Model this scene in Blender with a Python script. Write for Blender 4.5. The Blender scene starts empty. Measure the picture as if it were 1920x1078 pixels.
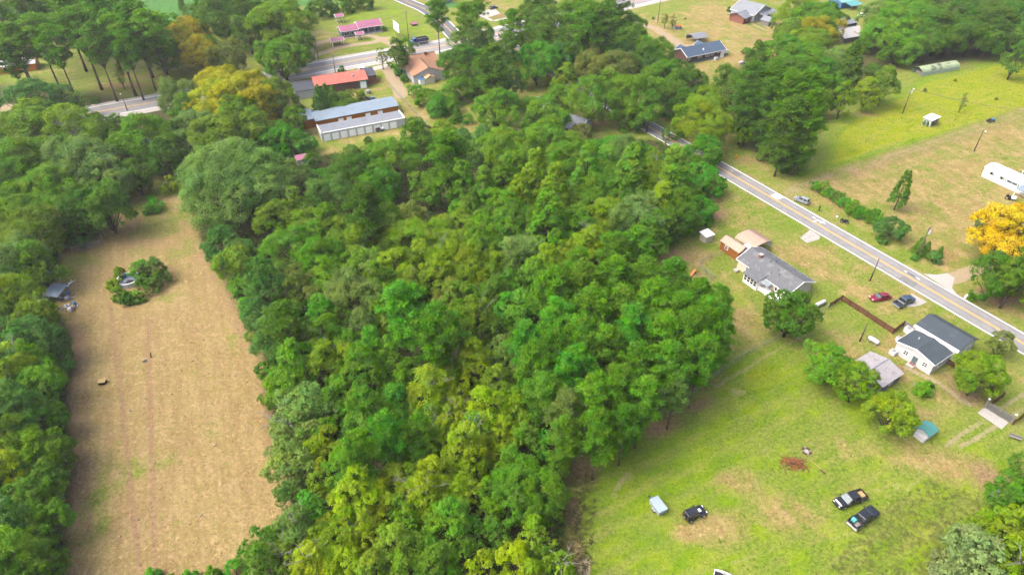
import bpy, bmesh, math, random
import numpy as np
from mathutils import Vector, Matrix

# ------------------------------------------------------------------ camera, sky, sun, exposure
sc = bpy.context.scene
CAM_H, PITCH, FPX = 100.0, math.radians(38.5), 1280.0
cam_d = bpy.data.cameras.new('camera'); cam = bpy.data.objects.new('camera', cam_d)
sc.collection.objects.link(cam); sc.camera = cam
cam.location = (0, 0, CAM_H); cam.rotation_euler = (math.pi/2 - PITCH, 0, 0)
cam_d.sensor_width = 36.0; cam_d.lens = 24.0; cam_d.clip_start = 1.0; cam_d.clip_end = 9000.0
SUN_EL, SUN_AZ = 52.0, -104.0            # azimuth: degrees clockwise from +Y (the view direction)
world = bpy.data.worlds.new('World'); sc.world = world; world.use_nodes = True
wn = world.node_tree; wn.nodes.clear()
sky = wn.nodes.new('ShaderNodeTexSky'); sky.sky_type = 'NISHITA'; sky.sun_disc = False
sky.sun_elevation = math.radians(SUN_EL); sky.sun_rotation = math.radians(SUN_AZ)
sky.air_density = .75; sky.dust_density = 8.0; sky.ozone_density = 1.0
bg = wn.nodes.new('ShaderNodeBackground'); bg.inputs['Strength'].default_value = 0.15
wo = wn.nodes.new('ShaderNodeOutputWorld')
wn.links.new(sky.outputs[0], bg.inputs[0]); wn.links.new(bg.outputs[0], wo.inputs[0])
sun_d = bpy.data.lights.new('sun', 'SUN'); sun_d.energy = .62; sun_d.angle = math.radians(60); sun_d.color = (1, .95, .87)
sun = bpy.data.objects.new('sun', sun_d); sc.collection.objects.link(sun)
_el, _az = math.radians(SUN_EL), math.radians(SUN_AZ)
sun_dir = Vector((math.sin(_az)*math.cos(_el), math.cos(_az)*math.cos(_el), math.sin(_el)))
sun.rotation_euler = (-sun_dir).to_track_quat('-Z', 'Y').to_euler()
sun.location = (0, 150, 150)
sc.view_settings.view_transform = 'Standard'; sc.view_settings.look = 'None'
sc.view_settings.exposure = 1.78; sc.view_settings.gamma = 1.0; sc.view_settings.use_curve_mapping = False
sc.render.engine = 'CYCLES'; sc.cycles.use_denoising = True
sc.cycles.use_adaptive_sampling = True; sc.cycles.adaptive_threshold = .04; sc.cycles.volume_bounces = 0
sc.cycles.max_bounces = 4; sc.cycles.diffuse_bounces = 2; sc.cycles.transmission_bounces = 3
sc.cycles.transparent_max_bounces = 8; sc.cycles.caustics_reflective = False; sc.cycles.caustics_refractive = False
rng = random.Random(7); nrg = np.random.default_rng(7)
COL = sc.collection

def P(x, y, z=0.0):
    """ground (or height z) position that stands at survey point x, y of the aerial view"""
    u = (x-960)/FPX; v = (y-539)/FPX
    d = (CAM_H-z)/(math.sin(PITCH)+v*math.cos(PITCH))
    return Vector((u*d, d*(math.cos(PITCH)-v*math.sin(PITCH)), z))
def depth_at(p):
    return p.y*math.cos(PITCH)+(CAM_H-p.z)*math.sin(PITCH)

# ------------------------------------------------------------------ materials
MATS = {}
def mat(name, col, rough=.8, var=.12, scale=3.0, bump=0.0, metallic=0.0, spec=.3, stain=None, stripe=None):
    """procedural paint, stone, wood or metal: noise varied colour, optional stain colour, optional corrugation (axis, per metre)"""
    if name in MATS: return MATS[name]
    if min(col) < .6: col = tuple(c*.63 for c in col)
    if stain: stain = (tuple(c*.63 for c in stain[0]), *stain[1:])
    m = bpy.data.materials.new(name); m.use_nodes = True; nt = m.node_tree; N = nt.nodes; Lk = nt.links
    b = N['Principled BSDF']; b.inputs['Roughness'].default_value = rough; b.inputs['Metallic'].default_value = metallic
    b.inputs['Specular IOR Level'].default_value = spec
    tc = N.new('ShaderNodeTexCoord'); nz = N.new('ShaderNodeTexNoise'); nz.inputs['Scale'].default_value = scale
    nz.inputs['Detail'].default_value = 5; Lk.new(tc.outputs['Object'], nz.inputs['Vector'])
    rp = N.new('ShaderNodeMapRange'); rp.inputs[1].default_value = .3; rp.inputs[2].default_value = .7
    rp.inputs[3].default_value = 1-var; rp.inputs[4].default_value = 1+var; Lk.new(nz.outputs[0], rp.inputs[0])
    mx = N.new('ShaderNodeVectorMath'); mx.operation = 'SCALE'; mx.inputs[0].default_value = col
    Lk.new(rp.outputs[0], mx.inputs['Scale']); out = mx.outputs[0]
    if stain:
        n2 = N.new('ShaderNodeTexNoise'); n2.inputs['Scale'].default_value = stain[1]; n2.inputs['Detail'].default_value = 6
        Lk.new(tc.outputs['Object'], n2.inputs['Vector'])
        r2 = N.new('ShaderNodeMapRange'); r2.inputs[1].default_value = stain[2]; r2.inputs[2].default_value = stain[2]+.15
        Lk.new(n2.outputs[0], r2.inputs[0])
        m2 = N.new('ShaderNodeMix'); m2.data_type = 'RGBA'; Lk.new(r2.outputs[0], m2.inputs[0]); Lk.new(out, m2.inputs[6])
        m2.inputs[7].default_value = (*stain[0], 1); out = m2.outputs[2]
    Lk.new(out, b.inputs['Base Color'])
    if bump or stripe:
        bp = N.new('ShaderNodeBump'); bp.inputs['Strength'].default_value = bump or .4; bp.inputs['Distance'].default_value = .05
        if stripe:
            wv = N.new('ShaderNodeTexWave'); wv.bands_direction = stripe[0]; wv.inputs['Scale'].default_value = stripe[1]
            Lk.new(tc.outputs['Object'], wv.inputs['Vector']); Lk.new(wv.outputs['Fac'], bp.inputs['Height'])
        else: Lk.new(nz.outputs[0], bp.inputs['Height'])
        Lk.new(bp.outputs[0], b.inputs['Normal'])
    MATS[name] = m; return m
def glass(name='window_glass', col=(.02, .03, .035)):
    return mat(name, col, rough=.08, var=.2, scale=1.5, spec=.6)

M = dict(
 white=mat('white_paint', (.56, .57, .59), .6, .05, 1.5, stain=((.55, .56, .53), 1.1, .62)),
 cream=mat('cream_siding', (.66, .62, .5), .7, .06, 2, stripe=('Z', 3)),
 trim=mat('white_trim', (.66, .665, .67), .5, .04),
 shingle=mat('grey_shingle', (.13, .14, .155), .9, .3, 7, .4, stain=((.185, .195, .2), .8, .52)),
 dark_shingle=mat('charcoal_shingle', (.05, .068, .085), .85, .25, 10, .4, stain=((.075, .092, .11), .6, .56)),
 blue_shingle=mat('blue_grey_shingle', (.06, .1, .16), .85, .2, 8, .4, stain=((.08, .12, .175), .5, .56)),
 brown_shingle=mat('brown_shingle', (.34, .185, .11), .9, .18, 6, .4, stain=((.27, .14, .085), .5, .6)),
 tin=mat('galvanised_roof', (.215, .24, .275), .6, .12, 2, stain=((.155, .175, .2), .7, .55), stripe=('X', 5)),
 blue_tin=mat('blue_grey_metal_roof', (.22, .295, .37), .55, .1, 2, stain=((.18, .24, .3), .5, .58), stripe=('X', 4)),
 old_tin=mat('weathered_tin_roof', (.36, .345, .36), .6, .2, 2.5, stain=((.24, .215, .225), .45, .52), stripe=('X', 4)),
 rust_tin=mat('rusty_tin_roof', (.58, .58, .6), .6, .1, 2, stain=((.42, .2, .12), .3, .55), stripe=('X', 4)),
 tan_tin=mat('tan_metal_roof', (.46, .34, .26), .5, .08, 2, stain=((.46, .34, .27), .6, .6), stripe=('X', 4)),
 red_tin=mat('red_metal_roof', (.5, .13, .095), .65, .15, 1.5, stain=((.42, .17, .13), .5, .52), stripe=('X', 4)),
 purple_tin=mat('purple_metal_roof', (.36, .12, .21), .5, .1, 2, stain=((.3, .13, .25), .5, .55), stripe=('X', 4)),
 teal=mat('teal_shingle', (.07, .25, .235), .7, .12, 6, .2),
 green_tin=mat('mossy_metal_sheet', (.36, .46, .27), .6, .2, 1.2, stain=((.1, .11, .1), .35, .53), stripe=('X', 4)),
 pale_green=mat('pale_green_sheet', (.4, .5, .4), .6, .12, 1.5, stripe=('X', 4)),
 orange=mat('orange_wood_wall', (.46, .17, .018), .7, .15, 3, stripe=('X', 3)),
 brown_wood=mat('brown_wood_wall', (.3, .105, .02), .7, .18, 3, stripe=('Z', 4)),
 fence_wood=mat('stained_fence_wood', (.12, .04, .027), .8, .3, 5, .2),
 grey_wood=mat('weathered_wood', (.2, .19, .18), .85, .25, 5, .2),
 pole_wood=mat('utility_pole_wood', (.13, .1, .075), .9, .25, 4, .2),
 brick=mat('brown_brick', (.13, .07, .06), .9, .2, 12, .3),
 red_brick=mat('red_brick', (.25, .1, .07), .9, .2, 10, .3),
 concrete=mat('pale_concrete', (.4, .39, .37), .9, .12, 2.5, .1, stain=((.4, .38, .34), .8, .58)),
 asphalt=mat('worn_asphalt', (.262, .264, .27), .9, .1, .8, .15, stain=((.235, .237, .243), .22, .5)),
 shoulder=mat('pale_road_shoulder', (.42, .405, .38), .9, .15, 1.2, .1, stain=((.35, .32, .27), .4, .55)),
 line_white=mat('white_road_paint', (.68, .68, .66), .7, .15, 2),
 line_yellow=mat('yellow_road_paint', (.72, .42, .05), .7, .15, 2),
 black=mat('black_rubber', (.02, .02, .022), .8, .2, 4),
 tar=mat('dark_flat_roof', (.055, .065, .085), .8, .2, 2, stain=((.08, .09, .11), .4, .55)),
 steel=mat('galvanised_steel', (.42, .44, .45), .4, .08, 3, metallic=.6),
 chrome=mat('bright_metal', (.6, .62, .64), .25, .05, 3, metallic=.8),
 wire=mat('fence_wire', (.4, .43, .42), .5, .1, 3, metallic=.3),
 dark=mat('dark_interior', (.025, .025, .028), .9, .2, 3),
 glass=glass(),
 sky_glass=mat('pale_window_glass', (.1, .15, .17), .25, .1, 1.5, spec=.3),
 red=mat('red_plastic', (.5, .03, .03), .5, .1),
 orange_p=mat('orange_plastic', (.6, .2, .03), .5, .1),
 blue_p=mat('blue_plastic', (.06, .2, .42), .5, .15),
 teal_p=mat('pool_blue', (.02, .3, .42), .4, .15, 2),
 yellow_sign=mat('yellow_sign_face', (.75, .38, .01), .5, .05),
 lamp_red=mat('tail_lamp', (.4, .02, .02), .3, .05), lamp=mat('head_lamp', (.75, .77, .8), .15, .05),
 green_wall=mat('green_painted_wall', (.03, .25, .12), .7, .1, 3),
 blue_wall=mat('blue_grey_wall', (.12, .19, .23), .7, .12, 3),
 rusty=mat('rust_brown_brush', (.21, .075, .03), .9, .4, 6), char=mat('charred_wood', (.13, .065, .05), .9, .4, 5),
 straw=mat('cut_straw', (.4, .3, .13), .9, .2, 5), stone=mat('fieldstone', (.27, .25, .21), .9, .25, 4, .3),
 bark=mat('tree_bark', (.085, .066, .05), .95, .3, 3, .5), pine_bark=mat('pine_bark', (.125, .095, .075), .95, .3, 3, .5),
 pale_bark=mat('bleached_limb', (.26, .25, .22), .9, .2, 4, .3),
 skin=mat('skin', (.3, .17, .11), .6, .05), cloth_dark=mat('dark_cloth', (.045, .03, .05), .9, .2), cloth_grey=mat('grey_cloth', (.25, .23, .28), .9, .2),
)

def leaf_material(name, gloss=.25, trans=.28):
    m = bpy.data.materials.new(name); m.use_nodes = True; nt = m.node_tree; N = nt.nodes; Lk = nt.links
    for n in list(N): N.remove(n)
    oi = N.new('ShaderNodeObjectInfo'); at = N.new('ShaderNodeAttribute'); at.attribute_name = 'tint'
    sp = N.new('ShaderNodeSeparateColor'); Lk.new(at.outputs['Color'], sp.inputs[0])
    hs = N.new('ShaderNodeHueSaturation'); Lk.new(oi.outputs['Color'], hs.inputs['Color'])
    h = N.new('ShaderNodeMapRange'); h.inputs[3].default_value = .462; h.inputs[4].default_value = .53; Lk.new(sp.outputs[0], h.inputs[0])
    v = N.new('ShaderNodeMapRange'); v.inputs[3].default_value = .66; v.inputs[4].default_value = 1.34; Lk.new(sp.outputs[1], v.inputs[0])
    s = N.new('ShaderNodeMapRange'); s.inputs[3].default_value = .92; s.inputs[4].default_value = 1.06; Lk.new(sp.outputs[2], s.inputs[0])
    Lk.new(h.outputs[0], hs.inputs['Hue']); Lk.new(v.outputs[0], hs.inputs['Value']); Lk.new(s.outputs[0], hs.inputs['Saturation'])
    d = N.new('ShaderNodeBsdfPrincipled'); d.inputs['Roughness'].default_value = .55; d.inputs['Specular IOR Level'].default_value = gloss
    t = N.new('ShaderNodeBsdfTranslucent'); mx = N.new('ShaderNodeMixShader'); mx.inputs[0].default_value = trans
    Lk.new(hs.outputs[0], d.inputs['Base Color']); Lk.new(hs.outputs[0], t.inputs[0])
    Lk.new(d.outputs[0], mx.inputs[1]); Lk.new(t.outputs[0], mx.inputs[2])
    o = N.new('ShaderNodeOutputMaterial'); Lk.new(mx.outputs[0], o.inputs[0]); return m
LEAF = leaf_material('leaf', .06, .46); NEEDLE = leaf_material('pine_needle', .05, .4)

# ------------------------------------------------------------------ mesh helpers
class MB:
    def __init__(s): s.v = []; s.f = []
    def hexa(s, p):                                # 8 corners: bottom ring, top ring
        b = len(s.v); s.v += [tuple(q) for q in p]
        for f in ((3,2,1,0),(4,5,6,7),(0,1,5,4),(1,2,6,5),(2,3,7,6),(3,0,4,7)): s.f.append(tuple(b+i for i in f))
        return s
    def box(s, x0, x1, y0, y1, z0, z1):
        return s.hexa([(x0,y0,z0),(x1,y0,z0),(x1,y1,z0),(x0,y1,z0),(x0,y0,z1),(x1,y0,z1),(x1,y1,z1),(x0,y1,z1)])
    def slab(s, q, t):                             # quad (ccw from above) thickened downward by t
        return s.hexa([(x,y,z-t) for x,y,z in q]+[tuple(p) for p in q])
    def prism(s, prof, a0, a1, axis='x'):          # polygon profile (u, z) pushed along axis
        n = len(prof); b = len(s.v)
        for a in (a0, a1):
            for u, z in prof: s.v.append((a,u,z) if axis == 'x' else (u,a,z))
        s.f.append(tuple(b+i for i in range(n))); s.f.append(tuple(b+n+i for i in reversed(range(n))))
        for i in range(n): j = (i+1) % n; s.f.append((b+j, b+i, b+n+i, b+n+j))
        return s
    def tube(s, pts, r, n=6, cap=True):
        pts = [Vector(p) for p in pts]; rr = r if isinstance(r, (list, tuple)) else [r]*len(pts); rings = []
        for i, p in enumerate(pts):
            d = (pts[min(i+1, len(pts)-1)]-pts[max(i-1, 0)]).normalized()
            a = d.orthogonal().normalized() if abs(d.z) < .9 else Vector((1,0,0)).cross(d).normalized()
            c = d.cross(a); b = len(s.v)
            for k in range(n):
                t = 2*math.pi*k/n; s.v.append(tuple(p+(a*math.cos(t)+c*math.sin(t))*rr[i]))
            rings.append(b)
        for i in range(len(rings)-1):
            for k in range(n):
                j = (k+1) % n; s.f.append((rings[i]+k, rings[i]+j, rings[i+1]+j, rings[i+1]+k))
        if cap: s.f.append(tuple(rings[0]+k for k in reversed(range(n)))); s.f.append(tuple(rings[-1]+k for k in range(n)))
        return s
    def quad(s, *p):
        b = len(s.v); s.v += [tuple(q) for q in p]; s.f.append(tuple(range(b, b+len(p)))); return s
    def ball(s, c, r, n=8, m=5, sq=(1,1,1)):
        b = len(s.v); c = Vector(c)
        for i in range(1, m):
            ph = math.pi*i/m
            for k in range(n):
                t = 2*math.pi*k/n; s.v.append((c.x+r*sq[0]*math.sin(ph)*math.cos(t), c.y+r*sq[1]*math.sin(ph)*math.sin(t), c.z+r*sq[2]*math.cos(ph)))
        top = len(s.v); s.v.append((c.x, c.y, c.z+r*sq[2])); s.v.append((c.x, c.y, c.z-r*sq[2]))
        for i in range(m-2):
            for k in range(n):
                j = (k+1) % n; s.f.append((b+i*n+k, b+(i+1)*n+k, b+(i+1)*n+j, b+i*n+j))
        for k in range(n):
            j = (k+1) % n; s.f.append((top, b+k, b+j)); s.f.append((top+1, b+(m-2)*n+j, b+(m-2)*n+k))
        return s
    def mesh(s, name, material, smooth=False):
        me = bpy.data.meshes.new(name); me.from_pydata(s.v, [], s.f); me.materials.append(material)
        if smooth: me.polygons.foreach_set('use_smooth', [True]*len(me.polygons))
        me.update(); return me
    def build(s, name, material, parent=None, smooth=False, bevel=0):
        o = bpy.data.objects.new(name, s.mesh(name, material, smooth)); COL.objects.link(o); o.parent = parent
        if bevel:
            md = o.modifiers.new('edge', 'BEVEL'); md.width = bevel; md.segments = 2; md.limit_method = 'ANGLE'
        return o
def tag(o, label=None, cat=None, group=None, kind=None):
    if label: o['label'] = label
    if cat: o['category'] = cat
    if group: o['group'] = group
    if kind: o['kind'] = kind
    return o
def thing(name, label, cat, loc=(0,0,0), ang=0.0, group=None):
    o = bpy.data.objects.new(name, None); COL.objects.link(o); o.empty_display_size = .3
    o.location = (loc[0], loc[1], loc[2] if len(loc) > 2 else 0); o.rotation_euler.z = math.radians(ang)
    return tag(o, label, cat, group)
def copy_tree(o, parent=None):
    c = o.copy(); COL.objects.link(c); c.parent = parent
    for ch in list(o.children): copy_tree(ch, c)
    return c
def frame(a, b, z=0):
    p, q = P(*a, z), P(*b, z); d = q-p
    return p, math.degrees(math.atan2(d.y, d.x)), d.length

# ------------------------------------------------------------------ ground: one sheet to the horizon, soil and grass zones stored per vertex
def seg_dist(X, Y, pts):
    D = np.full(X.shape, 1e9)
    for (ax, ay), (bx, by) in zip(pts[:-1], pts[1:]):
        dx, dy = bx-ax, by-ay; L2 = dx*dx+dy*dy+1e-9
        t = np.clip(((X-ax)*dx+(Y-ay)*dy)/L2, 0, 1); D = np.minimum(D, np.hypot(X-ax-t*dx, Y-ay-t*dy))
    return D
def inside(X, Y, pts):
    c = np.zeros(X.shape, bool); n = len(pts)
    for i in range(n):
        (x0, y0), (x1, y1) = pts[i], pts[(i+1) % n]
        if y0 == y1: continue
        c ^= ((y0 > Y) != (y1 > Y)) & (X < (x1-x0)*(Y-y0)/(y1-y0)+x0)
    return c
def W2(pts): return [tuple(P(*p)[:2]) for p in pts]
def poly_w(X, Y, px, soft=2.0):
    pts = W2(px); d = seg_dist(X, Y, pts+[pts[0]]); return np.clip(.5+np.where(inside(X, Y, pts), d, -d)/(2*soft), 0, 1)
def line_w(X, Y, px, w, soft=.6): return np.clip((w/2+soft-seg_dist(X, Y, W2(px)))/soft, 0, 1)
def blob(X, Y, px, py, rx, ry=None, ang=0):
    c = P(px, py); d = depth_at(c)/FPX; rx = rx*d; ry = (ry or rx/d)*d*1.3
    a = math.radians(ang); dx, dy = X-c.x, Y-c.y; u = dx*math.cos(a)+dy*math.sin(a); v = -dx*math.sin(a)+dy*math.cos(a)
    return np.clip(1.35-np.hypot(u/rx, v/ry), 0, 1)

DRY_FIELD = [(95,505),(140,470),(200,440),(255,372),(345,372),(378,470),(430,560),(485,660),(520,800),(560,950),(520,1010),(450,1110),(100,1110),(128,900),(125,700),(140,620),(95,560)]
WOOD = [(370,330),(520,290),(640,290),(800,262),(1000,262),(1130,262),(1240,262),(1330,330),(1322,385),(1285,430),(1215,490),(1190,510),(1245,560),(1330,640),(1330,700),(1215,775),(1080,845),(1060,900),(1050,1000),(1085,1110),(440,1110),(545,985),(560,940),(510,800),(490,660),(440,560),(385,470),(360,400)]
WEST_STRIP = [(-300,380),(95,380),(110,480),(95,560),(135,640),(128,760),(132,900),(120,1110),(-300,1110)]
NORTH_WEST = [(-60,150),(330,190),(560,170),(585,270),(560,320),(400,330),(330,330),(250,360),(200,430),(100,450),(-60,420)]
LUSH = [(1500,345),(1700,278),(1800,252),(1960,205),(1960,95),(1800,130),(1720,150),(1670,180),(1600,205),(1560,240),(1540,290)]
TAN_RIGHT = [(1510,348),(1700,290),(1960,215),(1960,420),(1850,470),(1800,505),(1740,500),(1650,450),(1560,390)]
LAWN = [(1330,720),(1360,690),(1450,640),(1510,660),(1600,740),(1720,800),(1900,830),(1960,1000),(1960,1110),(1085,1110),(1060,1000),(1065,890),(1220,790)]

def build_ground():
    nt, ny = 560, 520
    t = np.concatenate([[-9, -4, -2.2, -1.5], np.linspace(-1.18, 1.18, nt), [1.5, 2.2, 4, 9]])
    yy = 44+np.linspace(0, 1, ny)**1.45*346
    y = np.concatenate([[-3000, -800, -200, -40, 20, 36], yy, [410, 460, 600, 1000, 2500, 6000]])
    half = np.interp(y, [-3000, 36, 44, 390, 6000], [700, 90, 80, 285, 1500])
    T, Yg = np.meshgrid(t, y); X = T*half[:, None]; Y = Yg
    # z(gentle unevenness)
    rows, cols = X.shape; n = rows*cols
    Z = np.zeros_like(X)
    dry = np.full(X.shape, .34); lush = np.zeros_like(dry); dirt = np.zeros_like(dry); sand = np.zeros_like(dry); litter = np.zeros_like(dry); crop = np.zeros_like(dry)
    def mixin(a, val, w): return a*(1-w)+val*w
    f = poly_w(X, Y, DRY_FIELD, 3); dry = mixin(dry, 1, f)
    for b in ((230,900,30,60),(170,1000,40,70),(300,870,50,25),(400,800,30,30),(180,860,35,60),(250,470,60,20),(340,560,40,20),(165,950,22,110),(440,640,30,30)): dry = mixin(dry, .3, blob(X, Y, *b)*.62)
    for b in ((300,425,60,55),(150,490,45,25),(120,520,30,20),(335,470,40,35),(280,390,40,20)): dry = mixin(dry, .22, blob(X, Y, *b)*.85)
    dirt = np.maximum(dirt, line_w(X, Y, [(140,620),(136,760),(140,900),(126,1100)], 2.2, 2)*.75)
    dirt = np.maximum(dirt, line_w(X, Y, [(378,470),(430,560),(485,660),(520,800),(555,950)], 3, 4)*.55)
    for b in ((470,880,60,80),(470,760,40,60),(360,980,70,50),(200,640,40,20)): dirt = np.maximum(dirt, blob(X, Y, *b)*.35)
    for a, w in (((205,560,262,1070),.9),((235,560,240,1070),.5),((278,600,290,1070),.9),((300,600,312,1070),.5),((160,620,168,1070),.8)):
        dirt = np.maximum(dirt, line_w(X, Y, [(a[0], a[1]), (a[0]*.5+a[2]*.5, 800), (a[2], a[3])], .5, .5)*w*.95)
    lush = np.maximum(lush, line_w(X, Y, [(155,800),(165,900),(170,1020)], 3.5, 4)*.25)
    f = poly_w(X, Y, LUSH, 5); lush = mixin(lush, 1.0, f); dry = mixin(dry, .1, f)
    f = poly_w(X, Y, TAN_RIGHT, 3); dry = mixin(dry, .6, f); lush = mixin(lush, .12, f)
    f = poly_w(X, Y, LAWN, 3); lush = mixin(lush, .6, f); dry = mixin(dry, .24, f)
    for b in ((1180,860,90,50),(1420,720,60,60),(1250,1040,110,40),(1150,940,60,50),(1450,700,70,30),(1620,1010,50,25),(1500,870,50,30),(1330,870,60,25),(1410,980,20,20)): lush = mixin(lush, .95, blob(X, Y, *b)*.65)
    for b in ((1380,900,50,25),(1340,990,80,35),(1480,960,80,40),(1700,850,60,40),(1560,840,70,25),(1280,1000,30,15),(1800,880,60,40)): dry = mixin(dry, .9, blob(X, Y, *b)*.6); lush *= 1-.6*blob(X, Y, *b)
    for b in ((1600,900,60,30),(1720,1000,80,50)): dry = mixin(dry, .6, blob(X, Y, *b)*.6)
    # yards
    for b in ((1500,470,70,30),(1560,510,60,30),(1630,560,60,25),(1400,600,50,40),(1700,650,40,30)): dry = mixin(dry, .72, blob(X, Y, *b)*.7)
    for b in ((1440,610,50,40),(1400,520,20,12),(1385,505,25,10),(1600,600,50,25),(1690,600,40,20),(1370,560,50,30),(1560,610,40,15),(1770,640,40,20),(1640,745,60,40),(1790,790,40,20),(1490,425,40,15)): lush = mixin(lush, .75, blob(X, Y, *b)*.6)
    for b in ((1270,480,60,30),(1330,400,40,25),(1310,520,30,15),(1815,735,55,26,-20),(1790,710,30,14),(1690,690,20,10),(1870,560,60,25),(1240,800,55,20,25),(1090,880,40,35),(1075,960,18,40),(1080,1040,20,40),(1310,760,40,12,30),(1860,900,35,40),(1850,970,25,18),(1720,690,20,10)): dirt = np.maximum(dirt, blob(X, Y, *b)*.85)
    for b in ((1270,770,22,8,20),(1385,735,30,10),(1085,845,14,10)): sand = np.maximum(sand, blob(X, Y, *b)*.5)
    # north: shop yards, far fields
    for b in ((300,10,60,20),(330,20,50,14),(25,60,60,20),(560,5,60,10),(850,10,40,12)): crop = np.maximum(crop, np.clip(blob(X, Y, *b)*2, 0, 1)*.9)
    crop = np.maximum(crop, poly_w(X, Y, [(-60,20),(130,-10),(560,-60),(640,10),(560,14),(440,14),(360,50),(240,30),(60,40)], 6)*.9)
    lush = mixin(lush, .8, poly_w(X, Y, [(575,60),(620,16),(720,0),(745,5),(800,45),(840,70),(770,82),(700,88),(640,40)], 4)*.75)
    dry = mixin(dry, .1, poly_w(X, Y, [(575,50),(620,10),(720,-5),(745,5),(800,45),(720,30)], 4)*.8)
    dry = mixin(dry, .75, poly_w(X, Y, [(1190,45),(1300,10),(1400,10),(1470,60),(1450,130),(1380,150),(1300,140),(1250,90)], 4)*.75)
    lush = mixin(lush, .7, blob(X, Y, 1385, 92, 26, 8)*.8)
    for b in ((660,250,100,22),(760,180,25,50),(800,215,30,40),(700,180,20,12)): dry = mixin(dry, .68, blob(X, Y, *b)*.6)
    for b in ((1000,205,60,25),(1100,230,80,22),(1090,135,60,28),(1410,300,50,20),(1390,330,30,14),(870,235,30,18),(240,160,60,14),(270,145,40,12),(950,30,60,20),(340,330,40,14),(150,465,40,16),(1440,75,60,14),(1620,215,30,12),(1880,100,60,8)): dirt = np.maximum(dirt, blob(X, Y, *b)*.7)
    for w in (poly_w(X, Y, WOOD, 3), poly_w(X, Y, WEST_STRIP, 2), poly_w(X, Y, NORTH_WEST, 6)*.85): litter = np.maximum(litter, w)
    for pg in ([(1340,150),(1400,110),(1480,100),(1600,90),(1640,0),(1960,-20),(1960,95),(1800,118),(1700,130),(1600,165),(1560,220),(1480,330),(1400,280)], [(830,110),(960,70),(1180,60),(1260,110),(1340,160),(1330,240),(1250,190),(1130,140),(1000,140),(880,170)], [(1830,430),(1960,400),(1960,570),(1850,545)], [(1840,960),(1900,900),(1990,900),(1990,1110),(1740,1110)]): litter = np.maximum(litter, poly_w(X, Y, pg, 5)*.7)
    # tracks and drives
    for px, w, k in (([(1505,347),(1560,325),(1650,298),(1760,262),(1860,228),(1960,190)], 1.3, .42), ([(1500,352),(1560,332),(1650,306),(1760,270),(1860,236),(1960,200)], 1.0, .4), ([(1480,362),(1505,347)], 3, .5),
                     ([(1930,732),(1880,763),(1850,785),(1800,815),(1775,836)], .55, .62), ([(1930,762),(1905,775),(1870,797),(1830,822),(1800,836)], .55, .62),
                     ([(1195,42),(1230,55),(1262,75),(1282,90)], 4.0, 1), ([(1285,88),(1300,92)], 6, 1), ([(725,125),(742,155),(752,180)], 4.5, .9), ([(590,105),(640,88),(700,80),(725,72)], 3.2, .95), ([(580,92),(600,80),(650,70),(690,66),(712,72),(740,88)], 3, .95), ([(575,85),(578,105),(585,118)], 5, .9),
                     ([(635,62),(600,62),(580,60)], 2.6, .5), ([(1700,690),(1760,718),(1815,758)], .8, .8), ([(1340,725),(1385,700),(1450,660),(1520,620)], .4, .5), ([(1150,930),(1165,900),(1180,890)], .7, .5), ([(1095,1090),(1098,1050)], 1.2, .8),
                     ([(1782,524),(1830,506),(1880,488)], 3.4, .85), ([(215,290),(222,330)], 5, .55), ([(0,215),(20,190)], 6, .8)):
        sand = np.maximum(sand, line_w(X, Y, px, w, .7)*k)
    for px in ([(1345,30),(1420,66)], [(1338,42),(1400,70)], [(1375,28),(1430,55)], [(1385,25),(1440,52)]): sand = np.maximum(sand, line_w(X, Y, px, .8, .8)*.5)
    for px in ([(1365,28),(1428,58)], [(1380,26),(1436,54)]): crop = np.maximum(crop, line_w(X, Y, px, 1.0, .5)*.8)
    dirt = np.maximum(dirt, line_w(X, Y, [(1505,350),(1560,329),(1650,302),(1760,266),(1860,232),(1960,195)], 4.5, 2.5)*.5)
    dirt = np.maximum(dirt, poly_w(X, Y, DRY_FIELD, 4)*.36)
    for px in ([(1795,828),(1740,862),(1690,905),(1650,945)], [(1805,836),(1755,872),(1705,915),(1662,958)], [(1690,905),(1600,930),(1480,960),(1340,975)], [(1640,985),(1560,1010),(1450,1030),(1300,1078)], [(1400,690),(1380,760),(1420,840),(1500,900)]): sand = np.maximum(sand, line_w(X, Y, px, .45, .5)*.34)
    sand = np.maximum(sand, line_w(X, Y, [(2300,865),(1919,644),(1440,367),(1205,231)], 7.5, 1.1)*.5)
    litter *= 1-np.clip(sand, 0, 1)
    me = bpy.data.meshes.new('ground')
    co = np.stack([X, Y, Z], -1).reshape(-1, 3)
    i = np.arange(n).reshape(rows, cols); q = np.stack([i[:-1,:-1], i[:-1,1:], i[1:,1:], i[1:,:-1]], -1).reshape(-1, 4)
    me.vertices.add(n); me.vertices.foreach_set('co', co.ravel()); me.loops.add(q.size); me.loops.foreach_set('vertex_index', q.ravel())
    me.polygons.add(len(q)); me.polygons.foreach_set('loop_start', np.arange(len(q))*4); me.polygons.foreach_set('loop_total', np.full(len(q), 4)); me.update()
    for nm, chans in (('zone', (dry, lush, dirt)), ('zone2', (sand, litter, crop))):
        a = me.attributes.new(nm, 'FLOAT_COLOR', 'POINT'); c = np.ones((n, 4), np.float32)
        for k, ch in enumerate(chans): c[:, k] = np.clip(ch, 0, 1).ravel()
        a.data.foreach_set('color', c.ravel())
    m = bpy.data.materials.new('grass_and_soil'); m.use_nodes = True; ntree = m.node_tree; N = ntree.nodes; Lk = ntree.links
    b = N['Principled BSDF']; b.inputs['Roughness'].default_value = .95; b.inputs['Specular IOR Level'].default_value = .1
    geo = N.new('ShaderNodeNewGeometry')
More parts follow.
